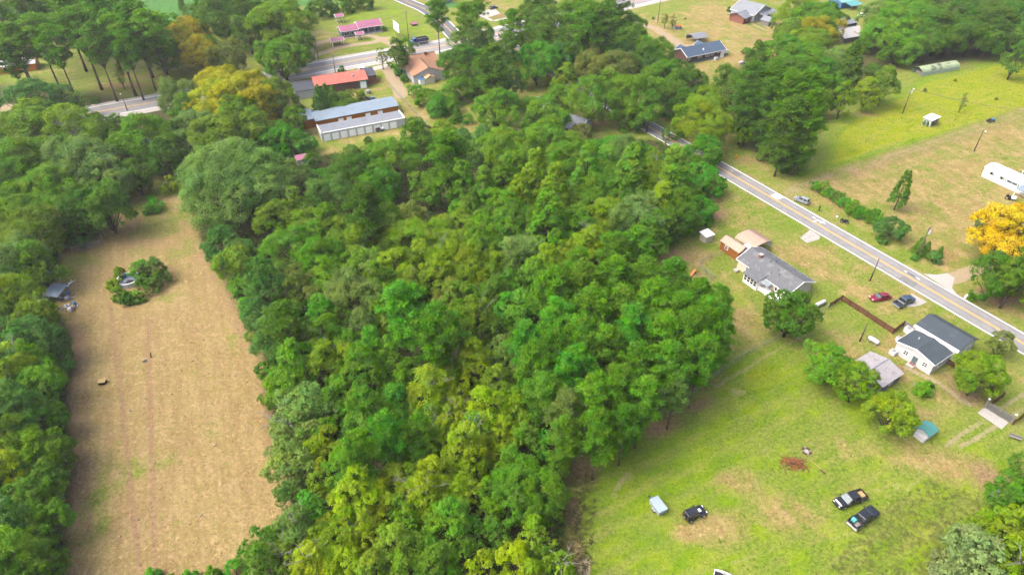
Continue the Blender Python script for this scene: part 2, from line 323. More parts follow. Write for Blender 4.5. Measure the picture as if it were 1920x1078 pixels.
    def noise(scale, detail=5, rough=.6, stretch=None, rot=0):
        nz = N.new('ShaderNodeTexNoise'); nz.inputs['Scale'].default_value = scale; nz.inputs['Detail'].default_value = detail; nz.inputs['Roughness'].default_value = rough
        src = geo.outputs['Position']
        if stretch:
            mp = N.new('ShaderNodeMapping'); mp.vector_type = 'TEXTURE'; mp.inputs['Scale'].default_value = stretch; mp.inputs['Rotation'].default_value = (0, 0, math.radians(rot)); Lk.new(src, mp.inputs['Vector']); src = mp.outputs[0]
        Lk.new(src, nz.inputs['Vector']); return nz.outputs[0]
    def rng_(x, a, bb, c=0, d=1):
        r = N.new('ShaderNodeMapRange'); r.inputs[1].default_value = a; r.inputs[2].default_value = bb; r.inputs[3].default_value = c; r.inputs[4].default_value = d; Lk.new(x, r.inputs[0]); return r.outputs[0]
    def math_(op, a, bb):
        r = N.new('ShaderNodeMath'); r.operation = op
        for k, x in enumerate((a, bb)):
            if isinstance(x, (int, float)): r.inputs[k].default_value = x
            else: Lk.new(x, r.inputs[k])
        return r.outputs[0]
    def mixc(fac, a, bb):
        r = N.new('ShaderNodeMix'); r.data_type = 'RGBA'
        if isinstance(fac, (int, float)): r.inputs[0].default_value = fac
        else: Lk.new(fac, r.inputs[0])
        for k, x in ((6, a), (7, bb)):
            if isinstance(x, tuple): r.inputs[k].default_value = (*x, 1)
            else: Lk.new(x, r.inputs[k])
        return r.outputs[2]
    def zone(nm):
        a = N.new('ShaderNodeAttribute'); a.attribute_name = nm; s = N.new('ShaderNodeSeparateColor'); Lk.new(a.outputs['Color'], s.inputs[0]); return s.outputs
    z1, z2 = zone('zone'), zone('zone2')
    n_big = noise(.045, 6, .62); n_mid = noise(.22, 6, .65); n_fine = noise(1.6, 6, .7); n_grain = noise(5.5, 4, .7); n_str = noise(.6, 5, .6, (1, 9, 1), 23.4); n_str2 = noise(.5, 5, .6, (1, 6, 1), -62)
    def weight(z, nz, k, lo=.3, hi=.7):              # zone weight broken up by noise into patches
        s = math_('ADD', z, math_('MULTIPLY', math_('SUBTRACT', nz, .5), k)); return rng_(s, lo, hi)
    patch = math_('ADD', math_('MULTIPLY', n_mid, .6), math_('MULTIPLY', n_fine, .4))
    patch2 = math_('ADD', math_('MULTIPLY', n_big, .45), math_('MULTIPLY', n_mid, .55))
    grass = mixc(rng_(n_fine, .35, .65), GRASS[0], GRASS[1])
    dryc = mixc(rng_(n_mid, .4, .6), DRY[0], DRY[1]); dryc = mixc(rng_(n_str, .46, .58, 0, .75), dryc, DRY[2]); dryc = mixc(rng_(n_big, .5, .62, 0, .5), dryc, (.17, .12, .05)); tuft = noise(.7, 8, .78); dryc = mixc(rng_(tuft, .53, .62, 0, .65), dryc, GRASS[1]); dryc = mixc(rng_(tuft, .46, .38, 0, .85), dryc, (.29, .225, .098))
    lushc = mixc(rng_(n_mid, .35, .65), LUSHC[0], LUSHC[1])
    c = mixc(weight(z1[0], patch2, 3.0, .3, .7), grass, dryc)
    c = mixc(weight(z1[1], patch2, 3.2, .38, .78), c, lushc)
    c = mixc(math_('MULTIPLY', rng_(z1[1], .82, .95), rng_(n_mid, .3, .6, .35, .9)), c, (.15, .172, .002))
    c = mixc(math_('MULTIPLY', rng_(n_str2, .42, .66), .32), c, DRY[1])
    dirtc = mixc(rng_(n_fine, .35, .65), DIRT[0], DIRT[1])
    c = mixc(weight(z1[2], patch2, 1.2, .15, 1.05), c, dirtc)
    c = mixc(weight(z2[1], patch, .7, .25, .75), c, mixc(rng_(n_fine, .4, .65), LITTER[0], LITTER[1]))
    c = mixc(weight(z2[2], n_mid, .5, .3, .7), c, mixc(rng_(n_str, .4, .6), CROP[0], CROP[1]))
    c = mixc(weight(z2[0], patch, 1.5, .32, .85), c, mixc(rng_(n_fine, .4, .6), SAND[0], SAND[1]))
    g = rng_(math_('ADD', math_('MULTIPLY', n_grain, .6), math_('MULTIPLY', n_fine, .4)), .36, .64, .5, 1.5)
    sc_ = N.new('ShaderNodeVectorMath'); sc_.operation = 'SCALE'; Lk.new(c, sc_.inputs[0]); Lk.new(g, sc_.inputs['Scale'])
    Lk.new(sc_.outputs[0], b.inputs['Base Color'])
    bp = N.new('ShaderNodeBump'); bp.inputs['Strength'].default_value = .5; bp.inputs['Distance'].default_value = .12; Lk.new(n_grain, bp.inputs['Height']); Lk.new(bp.outputs[0], b.inputs['Normal'])
    me.materials.append(m); o = bpy.data.objects.new('ground', me); COL.objects.link(o); return tag(o, kind='structure')
GRASS = ((.06, .112, .008), (.115, .15, .018)); DRY = ((.168, .126, .047), (.214, .168, .07), (.146, .101, .04)); LUSHC = ((.06, .132, .003), (.115, .172, .004))
DIRT = ((.14, .085, .05), (.18, .114, .07)); LITTER = ((.042, .033, .018), (.04, .052, .014)); CROP = ((.034, .1, .02), (.046, .125, .027)); SAND = ((.25, .2, .132), (.195, .155, .1))
ground = build_ground()

# ------------------------------------------------------------------ roads
def smooth_path(px, z=0, sub=6, raw=False):
    pts = [P(*p) for p in px] if not raw else [Vector(p) for p in px]; out = []
    for i in range(len(pts)-1):
        p0, p1, p2, p3 = pts[max(i-1, 0)], pts[i], pts[i+1], pts[min(i+2, len(pts)-1)]
        for k in range(sub):
            t = k/sub; out.append(.5*((2*p1)+(p2-p0)*t+(2*p0-5*p1+4*p2-p3)*t*t+(3*p1-p0-3*p2+p3)*t**3))
    out.append(pts[-1])
    return [Vector((p.x, p.y, z)) for p in out]
def strip(path, o0, o1, z, mb=None):
    mb = mb or MB(); b = len(mb.v)
    for i, p in enumerate(path):
        d = (path[min(i+1, len(path)-1)]-path[max(i-1, 0)]).normalized(); n = Vector((-d.y, d.x, 0))
        for o in (o0, o1): q = p+n*o; mb.v.append((q.x, q.y, z))
        if i: k = b+2*i; mb.f.append((k-2, k, k+1, k-1))
    return mb
side_px = [(2300,865),(1919,644),(1440,367),(1205,231),(1072,154),(940,78),(900,62)]
side_path = smooth_path(side_px)
r = strip(side_path, -3.55, 3.55, .02).build('road', M['asphalt']); tag(r, kind='structure')
strip(side_path, -3.35, -3.12, .026).build('edge_line', M['line_white'], r); strip(side_path, 3.12, 3.35, .026).build('edge_line', M['line_white'], r)
strip(side_path, -.26, -.06, .026).build('centre_line', M['line_yellow'], r); strip(side_path, .06, .26, .026).build('centre_line', M['line_yellow'], r)
hw_px = [(-160,272),(200,207),(292,191),(440,160),(580,130),(705,107),(830,86),(955,57),(1177,6),(1400,-45)]
hw_path = smooth_path(hw_px)
h = strip(hw_path, -8.6, 7.6, .012).build('highway', M['shoulder']); tag(h, kind='structure')
strip(hw_path, -5.6, 5.6, .018).build('lane_surface', M['asphalt'], h)
strip(hw_path, -5.35, -5.05, .024).build('edge_line', M['line_white'], h); strip(hw_path, 5.05, 5.35, .024).build('edge_line', M['line_white'], h)
strip(hw_path, -.45, -.2, .024).build('centre_line', M['line_yellow'], h); strip(hw_path, .2, .45, .024).build('centre_line', M['line_yellow'], h)
worn = mat('tyre_darkened_asphalt', (.225, .226, .23), .9, .12, .6, .15, stain=((.25, .252, .256), .3, .5))
for o0 in (-2.75, -1.2, .75, 2.3): strip(side_path, o0, o0+.5, .023).build('wheel_track', worn, r)
for k0, k1, o0, o1 in ((8, 9, .4, 3.0), (3, 4, -3.0, -.4), (13, 14, -3.0, .0)): strip([side_path[k0].lerp(side_path[k1], .2), side_path[k0].lerp(side_path[k1], .5)], o0, o1, .0245).build('asphalt_patch', mat('repair_patch', (.19, .19, .195), .9, .15, 1), r)
nleg = smooth_path([(862,78),(832,46),(800,20),(755,0),(640,-52)])
r2 = strip(nleg, -3.9, 3.9, .03).build('road', mat('fresh_asphalt', (.12, .13, .15), .9, .1, 1, stain=((.14, .15, .165), .2, .5))); tag(r2, kind='structure')
strip(nleg, -3.7, -3.35, .036).build('edge_line', M['line_white'], r2); strip(nleg, 3.35, 3.7, .036).build('edge_line', M['line_white'], r2)
strip(nleg, -.22, -.06, .036).build('centre_line', M['line_yellow'], r2); strip(nleg, .06, .22, .036).build('centre_line', M['line_yellow'], r2)
def paved(name, px, z, m, kind='structure'):
    mb = MB(); mb.quad(*[(*P(*p)[:2], z) for p in px]); o = mb.build(name, m); return tag(o, kind=kind)
paved('pavement_apron', [(1500,446),(1519,431),(1538,443),(1536,449),(1513,456)], .012, M['concrete'])
paved('pavement_apron', [(1707,549),(1739,566),(1724,573),(1703,576),(1696,572),(1712,560)], .012, M['concrete'])
paved('pavement_apron', [(1731,513),(1757,515),(1776,512),(1790,521),(1785,540),(1797,555)], .012, M['concrete'])
paved('gate_pad_pavement', [(1832,774),(1846,764),(1891,792),(1878,805)], .05, M['concrete'])
paved('shop_yard_pavement', [(560,176),(590,150),(690,128),(735,118),(722,128),(690,135),(600,158),(572,176)], .008, M['shoulder'])
# painted bars and lane strokes on the side road
sd = (side_path[8]-side_path[7]).normalized()
def road_bar(px, py, along, across, name='painted_bar'):
    c = P(px, py); d = (P(1440,367)-P(1919,644)).normalized(); n = Vector((-d.y, d.x, 0)); mb = MB()
    mb.quad(*[(*(c+d*a*along/2+n*b*across/2)[:2], .027) for a, b in ((-1,-1),(1,-1),(1,1),(-1,1))]); return mb.build(name, M['line_white'], r)
road_bar(1457, 368.5, 2.6, 2.5)
for dx, dy in ((-8, 3), (-3.5, .5), (1.5, -1.5), (6, -3.2)): road_bar(1536+dx*.9, 413-dy*1.0, 1.9, .28, 'painted_stroke')
road_bar(1530, 414, .3, 2.0, 'painted_stroke'); road_bar(1541, 417, .3, 1.6, 'painted_stroke')
for dx, dy in ((-6, 3), (-1.5, .3), (3, -2.2), (7.5, -5)): road_bar(1709+dx, 515-dy, 2.1, .3, 'painted_stroke')
# pale kerb wall and lot beyond the highway
paved('gravel_lot_pavement', [(895,28),(925,14),(938,26),(915,33),(903,33)], .01, M['shoulder'])
for a, b in (((897,27),(924,40)), ((924,40),(963,32))):
    p, q = P(*a), P(*b); d = (q-p).normalized(); n = Vector((-d.y, d.x, 0))*.9
    mb = MB(); mb.quad(*[(v.x, v.y, .02) for v in (p-n, q-n, q+n, p+n)]); tag(mb.build('footpath', M['concrete']), kind='structure')

# ------------------------------------------------------------------ trees
def leaf_mesh(name, C, Nn, T, a, b, material, tint):
    """diamond leaf sprays: centres C, normals Nn, long direction T, half sizes a, b"""
    Nn = Nn/np.linalg.norm(Nn, axis=1, keepdims=True); T = T-Nn*(T*Nn).sum(1, keepdims=True); T /= np.linalg.norm(T, axis=1, keepdims=True)+1e-9
    B = np.cross(Nn, T); n = len(C); a = a[:, None]; b = b[:, None]
    V = np.stack([C-T*a, C-B*b-Nn*b*.25, C+T*a, C+B*b-Nn*b*.25], 1).reshape(-1, 3).astype(np.float32)
    me = bpy.data.meshes.new(name); me.vertices.add(4*n); me.vertices.foreach_set('co', V.ravel())
    me.loops.add(4*n); me.loops.foreach_set('vertex_index', np.arange(4*n, dtype=np.int32)); me.polygons.add(n)
    me.polygons.foreach_set('loop_start', np.arange(n, dtype=np.int32)*4); me.polygons.foreach_set('loop_total', np.full(n, 4, np.int32)); me.update()
    at = me.attributes.new('tint', 'FLOAT_COLOR', 'POINT'); c = np.ones((4*n, 4), np.float32); c[:, :3] = np.repeat(tint, 4, axis=0); at.data.foreach_set('color', c.ravel())
    me.materials.append(material); return me
def unit(n, g): v = g.normal(size=(n, 3)); return v/np.linalg.norm(v, axis=1, keepdims=True)
def puffs_to_leaves(name, pc, pr, pn, g, per_m2, leaf, material, flat=1.0, spiky=False, lobe_t=None, lobes=()):
    """leaf sprays on the skins of many small puffs (centre, radius, outward direction)"""
    cnt = np.maximum(6, (per_m2*pr*pr*7).astype(int)); idx = np.repeat(np.arange(len(pr)), cnt); n = len(idx)
    d = unit(n, g)+pn[idx]*.55+np.array([0, 0, .3]); d /= np.linalg.norm(d, axis=1, keepdims=True)
    rad = pr[idx]*(.35+.95*g.random(n)); C = pc[idx]+d*rad[:, None]*np.array([1, 1, flat])
    # leave out sprays buried deep in other puffs
    keep = np.ones(n, bool)
    for lc, lr in lobes: keep &= ((C-lc)**2).sum(1) > (lr*.74)**2
    C, d, idx = C[keep], d[keep], idx[keep]; n = len(C)
    if spiky: T = d+unit(n, g)*.5+np.array([0, 0, .25]); Nn = unit(n, g)+np.array([0, 0, .5]); a = leaf*(.7+.7*g.random(n)); b = a*(.2+.15*g.random(n))
    else: T = unit(n, g); Nn = d+unit(n, g)*.65+np.array([0, 0, .35]); a = leaf*(.6+.8*g.random(n)); b = a*(.45+.35*g.random(n))
    pt = g.random((len(pr), 3)) if lobe_t is None else lobe_t; tint = np.clip(pt[idx]*.65+g.random((n, 3))*.35, 0, 1)
    return leaf_mesh(name, C, Nn, T, a, b, material, tint)
def limb_mesh(name, material, h0, tips, r0, g, lean=.03, base_r=None, n=7):
    mb = MB(); top = max(t[2] for t in tips)*.86; k = 6; path = []; off = Vector((0, 0, 0))
    for i in range(k+1):
        off = off+Vector((g.normal()*lean, g.normal()*lean, 0)) if i else off
        path.append(Vector((off.x*i, off.y*i, top*i/k)))
    mb.tube(path, [r0*(1.25 if i == 0 else 1-.88*i/k) for i in range(k+1)], n)
    for t in tips:
        t = Vector(t); zb = max(h0*.9, t.z-Vector((t.x, t.y, 0)).length*.8-.2*top); zb = min(zb, top*.92); f = zb/top
        s = path[min(k-1, int(f*k))].lerp(path[min(k, int(f*k)+1)], f*k-int(f*k)); m = s.lerp(t, .55)+Vector((0, 0, .06*(t-s).length))
        rb = r0*(1-.85*f)*.5; mb.tube([s, m, t], [rb, rb*.6, rb*.2], 5, cap=False)
    return mb.mesh(name, material, True)
PROTO = {}
def proto(kind, size, seed):
    key = (kind, size, seed)
    if key in PROTO: return PROTO[key]
    g = np.random.default_rng(hash((kind, size, seed)) % 99991 if False else (ord(kind)*1000+int(size*10)*17+seed))
    R = size; tips = []; PC = []; PR = []; PN = []; LT = []
    if kind in 'bov':
        H = {'b': 5.2+1.4*R, 'o': 6+.95*R, 'v': 1.5*R+.5}[kind]; zb = {'b': .05, 'o': .06, 'v': .0}[kind]*H; hh = (H-zb)/2; zc = zb+hh
        nl = int({'b': 19, 'o': 30, 'v': 16}[kind]*(1 if R < 3 else 1.15 if R < 6 else 1.5 if R < 9 else 2.4)); lobes = []; upright = kind == 'b' and R < 6 and seed % 2 == 1
        if upright: H = 6.2+1.9*R; zb = .04*H; hh = (H-zb)/2; zc = zb+hh; nl = int(nl*1.25)
        ax = unit(1, g)[0]
        for i in range(nl):
            zf = -.62+1.6*(i+.5)/nl; af = i*2.39996+g.normal()*.3; d = np.array([math.cos(af)*math.sqrt(max(0, 1-min(1, zf*zf))), math.sin(af)*math.sqrt(max(0, 1-min(1, zf*zf))), zf])+g.normal(size=3)*.16
            d /= np.linalg.norm(d); k = .46+.36*g.random()**.6
            if i >= nl-2: d = np.array([g.normal()*.15, g.normal()*.15, 1.0]); k = .62
            c = d*k*(1+.12*g.normal())*np.array([R, R, hh]); c[2] += zc
            if kind == 'v': c[2] = max(.16*R, c[2]-.16*H)
            if c[2] < zc: c[:2] *= 1.0-.12*(zc-c[2])/hh
            elif upright: c[:2] *= 1.0-.6*(c[2]-zc)/hh
            lobes.append((c, R*(.16+.24*g.random()) if nl < 30 else R*(.12+.16*g.random())))
        for i in range(nl//3): lobes.append((np.array([g.normal()*.25*R, g.normal()*.25*R, zc+g.normal()*.25*hh]), R*.38))
        for c, lr in lobes:
            tips.append(tuple(c)); m = int(14+6*g.random()) if R > 3 else 11; lt = g.random(3); out = c-np.array([0, 0, zc-.25*hh]); out /= np.linalg.norm(out)+1e-9
            pd = unit(m, g)*.9+out*.75+np.array([0, 0, .25]); pd /= np.linalg.norm(pd, axis=1, keepdims=True)
            for q in pd:
                PC.append(c+q*lr*(.62+.5*g.random())*np.array([1, 1, .9])); PR.append(lr*(.26+.24*g.random())); PN.append(q); LT.append(np.clip(lt*.7+g.random(3)*.3, 0, 1))
        leaf = {'b': .165, 'o': .175, 'v': .2}[kind]*(1 if R > 3 else .85); cov = 16.5 if R < 6 else 14 if R < 9 else 12
        if R <= 3: cov = 18
        crown = puffs_to_leaves('crown', np.array(PC), np.array(PR), np.array(PN), g, cov, leaf, LEAF, .9, False, np.array(LT), lobes)
        trunk = limb_mesh('trunk', M['bark'], zb, tips[:nl], .045*R+.05 if kind != 'v' else .1, g)
        val = (crown, trunk, H, zc)
    elif kind == 'c':                                   # young pointed broadleaf
        H = 8+1.9*R; zb = .2*H
        for i in range(46):
            f = (i+.5)/46; z = zb+(H-zb)*f; rr = R*(1-f)**.75*(.72+.3*g.random())+.25; a = i*2.4+g.normal()*.3
            c = np.array([math.cos(a)*rr*.75, math.sin(a)*rr*.75, z]); lr = (.36-.17*f)*R*(.8+.4*g.random()); tips.append(tuple(c)); lt = g.random(3)
            pd = unit(6, g)*.8+np.array([math.cos(a)*.7, math.sin(a)*.7, .5]); pd /= np.linalg.norm(pd, axis=1, keepdims=True)
            for q in pd: PC.append(c+q*lr*.7); PR.append(lr*(.45+.2*g.random())); PN.append(q); LT.append(np.clip(lt*.6+g.random(3)*.4, 0, 1))
        crown = puffs_to_leaves('crown', np.array(PC), np.array(PR), np.array(PN), g, 15, .2, LEAF, 1, False, np.array(LT))
        trunk = limb_mesh('trunk', M['bark'], zb, tips[::3], .05*R+.04, g, .02); val = (crown, trunk, H, zb+(H-zb)*.45)
    elif kind in 'pPq':                                  # loblolly pine: bare bole, upswept tufted branches
        H = {'p': 11+1.9*R, 'P': 13+1.7*R, 'q': 13+2.0*R}[kind]; zb = {'p': .36, 'P': .5, 'q': .14}[kind]*H; nb = {'p': 44, 'P': 34, 'q': 62}[kind]
        for i in range(nb):
            f = (i+.5)/nb; z = zb+(H-zb)*f**.9; prof = math.sin(math.pi*min(1, .18+.82*f))**.7 if f > .35 else .62+.9*f
            rr = R*min(1, prof)*(.6+.45*g.random()); a = i*2.4+g.normal()*.35
            for kk in range(3 if rr > .35*R else 2):
                q = (1, .68, .4)[kk]; c = np.array([math.cos(a+g.normal()*.25)*rr*q, math.sin(a+g.normal()*.25)*rr*q, z+rr*.18*q+g.normal()*.25])
                if kk == 0: tips.append(tuple(c))
                lt = g.random(3); lr = R*(.2+.1*g.random())*(1 if kk < 2 else .85)
                for s in range(3):
                    o = unit(1, g)[0]*lr*.55; o[2] = abs(o[2])*.6; PC.append(c+o); PR.append(lr*(.55+.25*g.random())); PN.append(np.array([math.cos(a)*.5, math.sin(a)*.5, .6])); LT.append(np.clip(lt*.5+g.random(3)*.5, 0, 1))
        crown = puffs_to_leaves('crown', np.array(PC), np.array(PR), np.array(PN), g, 8 if kind == 'P' else 10, .29, NEEDLE, .72, True, np.array(LT))
        trunk = limb_mesh('trunk', M['pine_bark'], zb, tips, .034*R+.1, g, .012); val = (crown, trunk, H, zb+(H-zb)*.5)
    else:                                               # 'e' cedar: dense pointed evergreen
        H = 2.9*R; zb = .03*H
        for i in range(70):
            f = (i+.5)/70; z = zb+(H-zb)*f; rr = R*(1-f**1.6)*(.8+.2*g.random()); a = i*2.4; c = np.array([math.cos(a)*rr*.75, math.sin(a)*rr*.75, z]); tips.append(tuple(c)); lr = R*(.34-.16*f)
            for s in range(3):
                o = unit(1, g)[0]*lr*.5; PC.append(c+o); PR.append(lr*(.5+.3*g.random())); PN.append(np.array([math.cos(a), math.sin(a), .5])); LT.append(g.random(3))
        crown = puffs_to_leaves('crown', np.array(PC), np.array(PR), np.array(PN), g, 12 if R > 2 else 30, .22 if R > 2 else .12, NEEDLE, 1, False, np.array(LT))
        trunk = limb_mesh('trunk', M['bark'], zb, tips[::6], .06*R+.03, g, .01); val = (crown, trunk, H, H*.45)
    PROTO[key] = val; return val
SIZES = {'b': (2.2, 4.2, 6.8), 'o': (4.5, 8.0, 12.5), 'v': (1.1, 3.0, 5.0), 'c': (3.4,), 'p': (4.2,), 'P': (4.4,), 'q': (4.4,), 'e': (1.2, 3.6)}
NSEED = {'b': (3, 12, 4), 'o': (2, 3, 2), 'v': (3, 4, 2), 'c': (5,), 'p': (7,), 'P': (5,), 'q': (4,), 'e': (2, 2)}
PAL = dict(g=(.098, .24, .01), d=(.07, .172, .011), y=(.148, .268, .006), Y=(.188, .298, .004), o=(.12, .228, .012), s=(.13, .235, .042), p=(.082, .23, .007), v=(.068, .245, .011),
           G=(.43, .335, .003), L=(.3, .325, .003), b=(.07, .176, .027), r=(.145, .195, .032), O=(.26, .26, .006), k=(.03, .06, .02), w=(.2, .28, .095))
WORD = dict(g='mid green', d='dark green', y='yellow-green', Y='lime-yellow', o='olive green', s='grey-green', p='green', v='vivid green', G='golden yellow', L='lemon yellow', b='bluish dark green', r='brownish olive', O='orange-tinged', k='black-green', w='pale silvery green')
KINDW = {'b': 'broadleaf tree', 'o': 'spreading broadleaf tree', 'c': 'pointed young tree', 'p': 'pine', 'P': 'bare-trunked pine', 'q': 'full-crowned pine', 'v': 'leafy thicket', 'e': 'cedar'}
NAMEW = {'b': 'broadleaf_tree', 'o': 'spreading_tree', 'c': 'young_tree', 'p': 'pine_tree', 'P': 'tall_pine_tree', 'q': 'full_pine_tree', 'v': 'vine_thicket', 'e': 'cedar_tree'}
ALL_TREES = []; _use = {}
def plant(px, py, rpx, kind, colr, zone, small=None):
    # crown centre read off the survey view, the base found on the ground below it
    est = 8.0 if kind not in 've' else 2.0
    for _ in range(3):
        c = P(px, py, est); rw = (1.0 if kind in 'pP' else 1.04)*rpx*depth_at(c)/FPX; si = min(range(len(SIZES[kind])), key=lambda i: abs(math.log(rw/SIZES[kind][i])))
        S = SIZES[kind][si]; sd = _use.get((kind, si), 0) % NSEED[kind][si]; crown, trunk, H, zc = proto(kind, S, sd); s = rw/S
        sz = s**.55 if kind in 'bocpPq' else s; sz = max(.7, min(1.35, sz)) if kind in 'bocpPq' else sz; est = zc*sz
    _use[(kind, si)] = _use.get((kind, si), 0)+1
    c = P(px, py, est); nm = NAMEW[kind]
    if kind in 'bv' and H*sz < 3.4: nm = 'shrub'
    root = thing(nm, None, None, (c.x, c.y, 0), rng.uniform(0, 360)); root.scale = (s, s, sz*rng.uniform(.95, 1.06))
    base = Vector(PAL[colr]); j = rng.uniform(.86, 1.14)
    cc = (base.x*j*rng.uniform(.9, 1.12), base.y*j, base.z*j*rng.uniform(.85, 1.2), 1)
    for n2, me in (('trunk', trunk), ('crown', crown)):
        o = bpy.data.objects.new(n2, me); COL.objects.link(o); o.parent = root
        if n2 == 'crown': o.color = cc
    ALL_TREES.append((root, kind if nm != 'shrub' else 'S', colr, zone, px, py)); return root
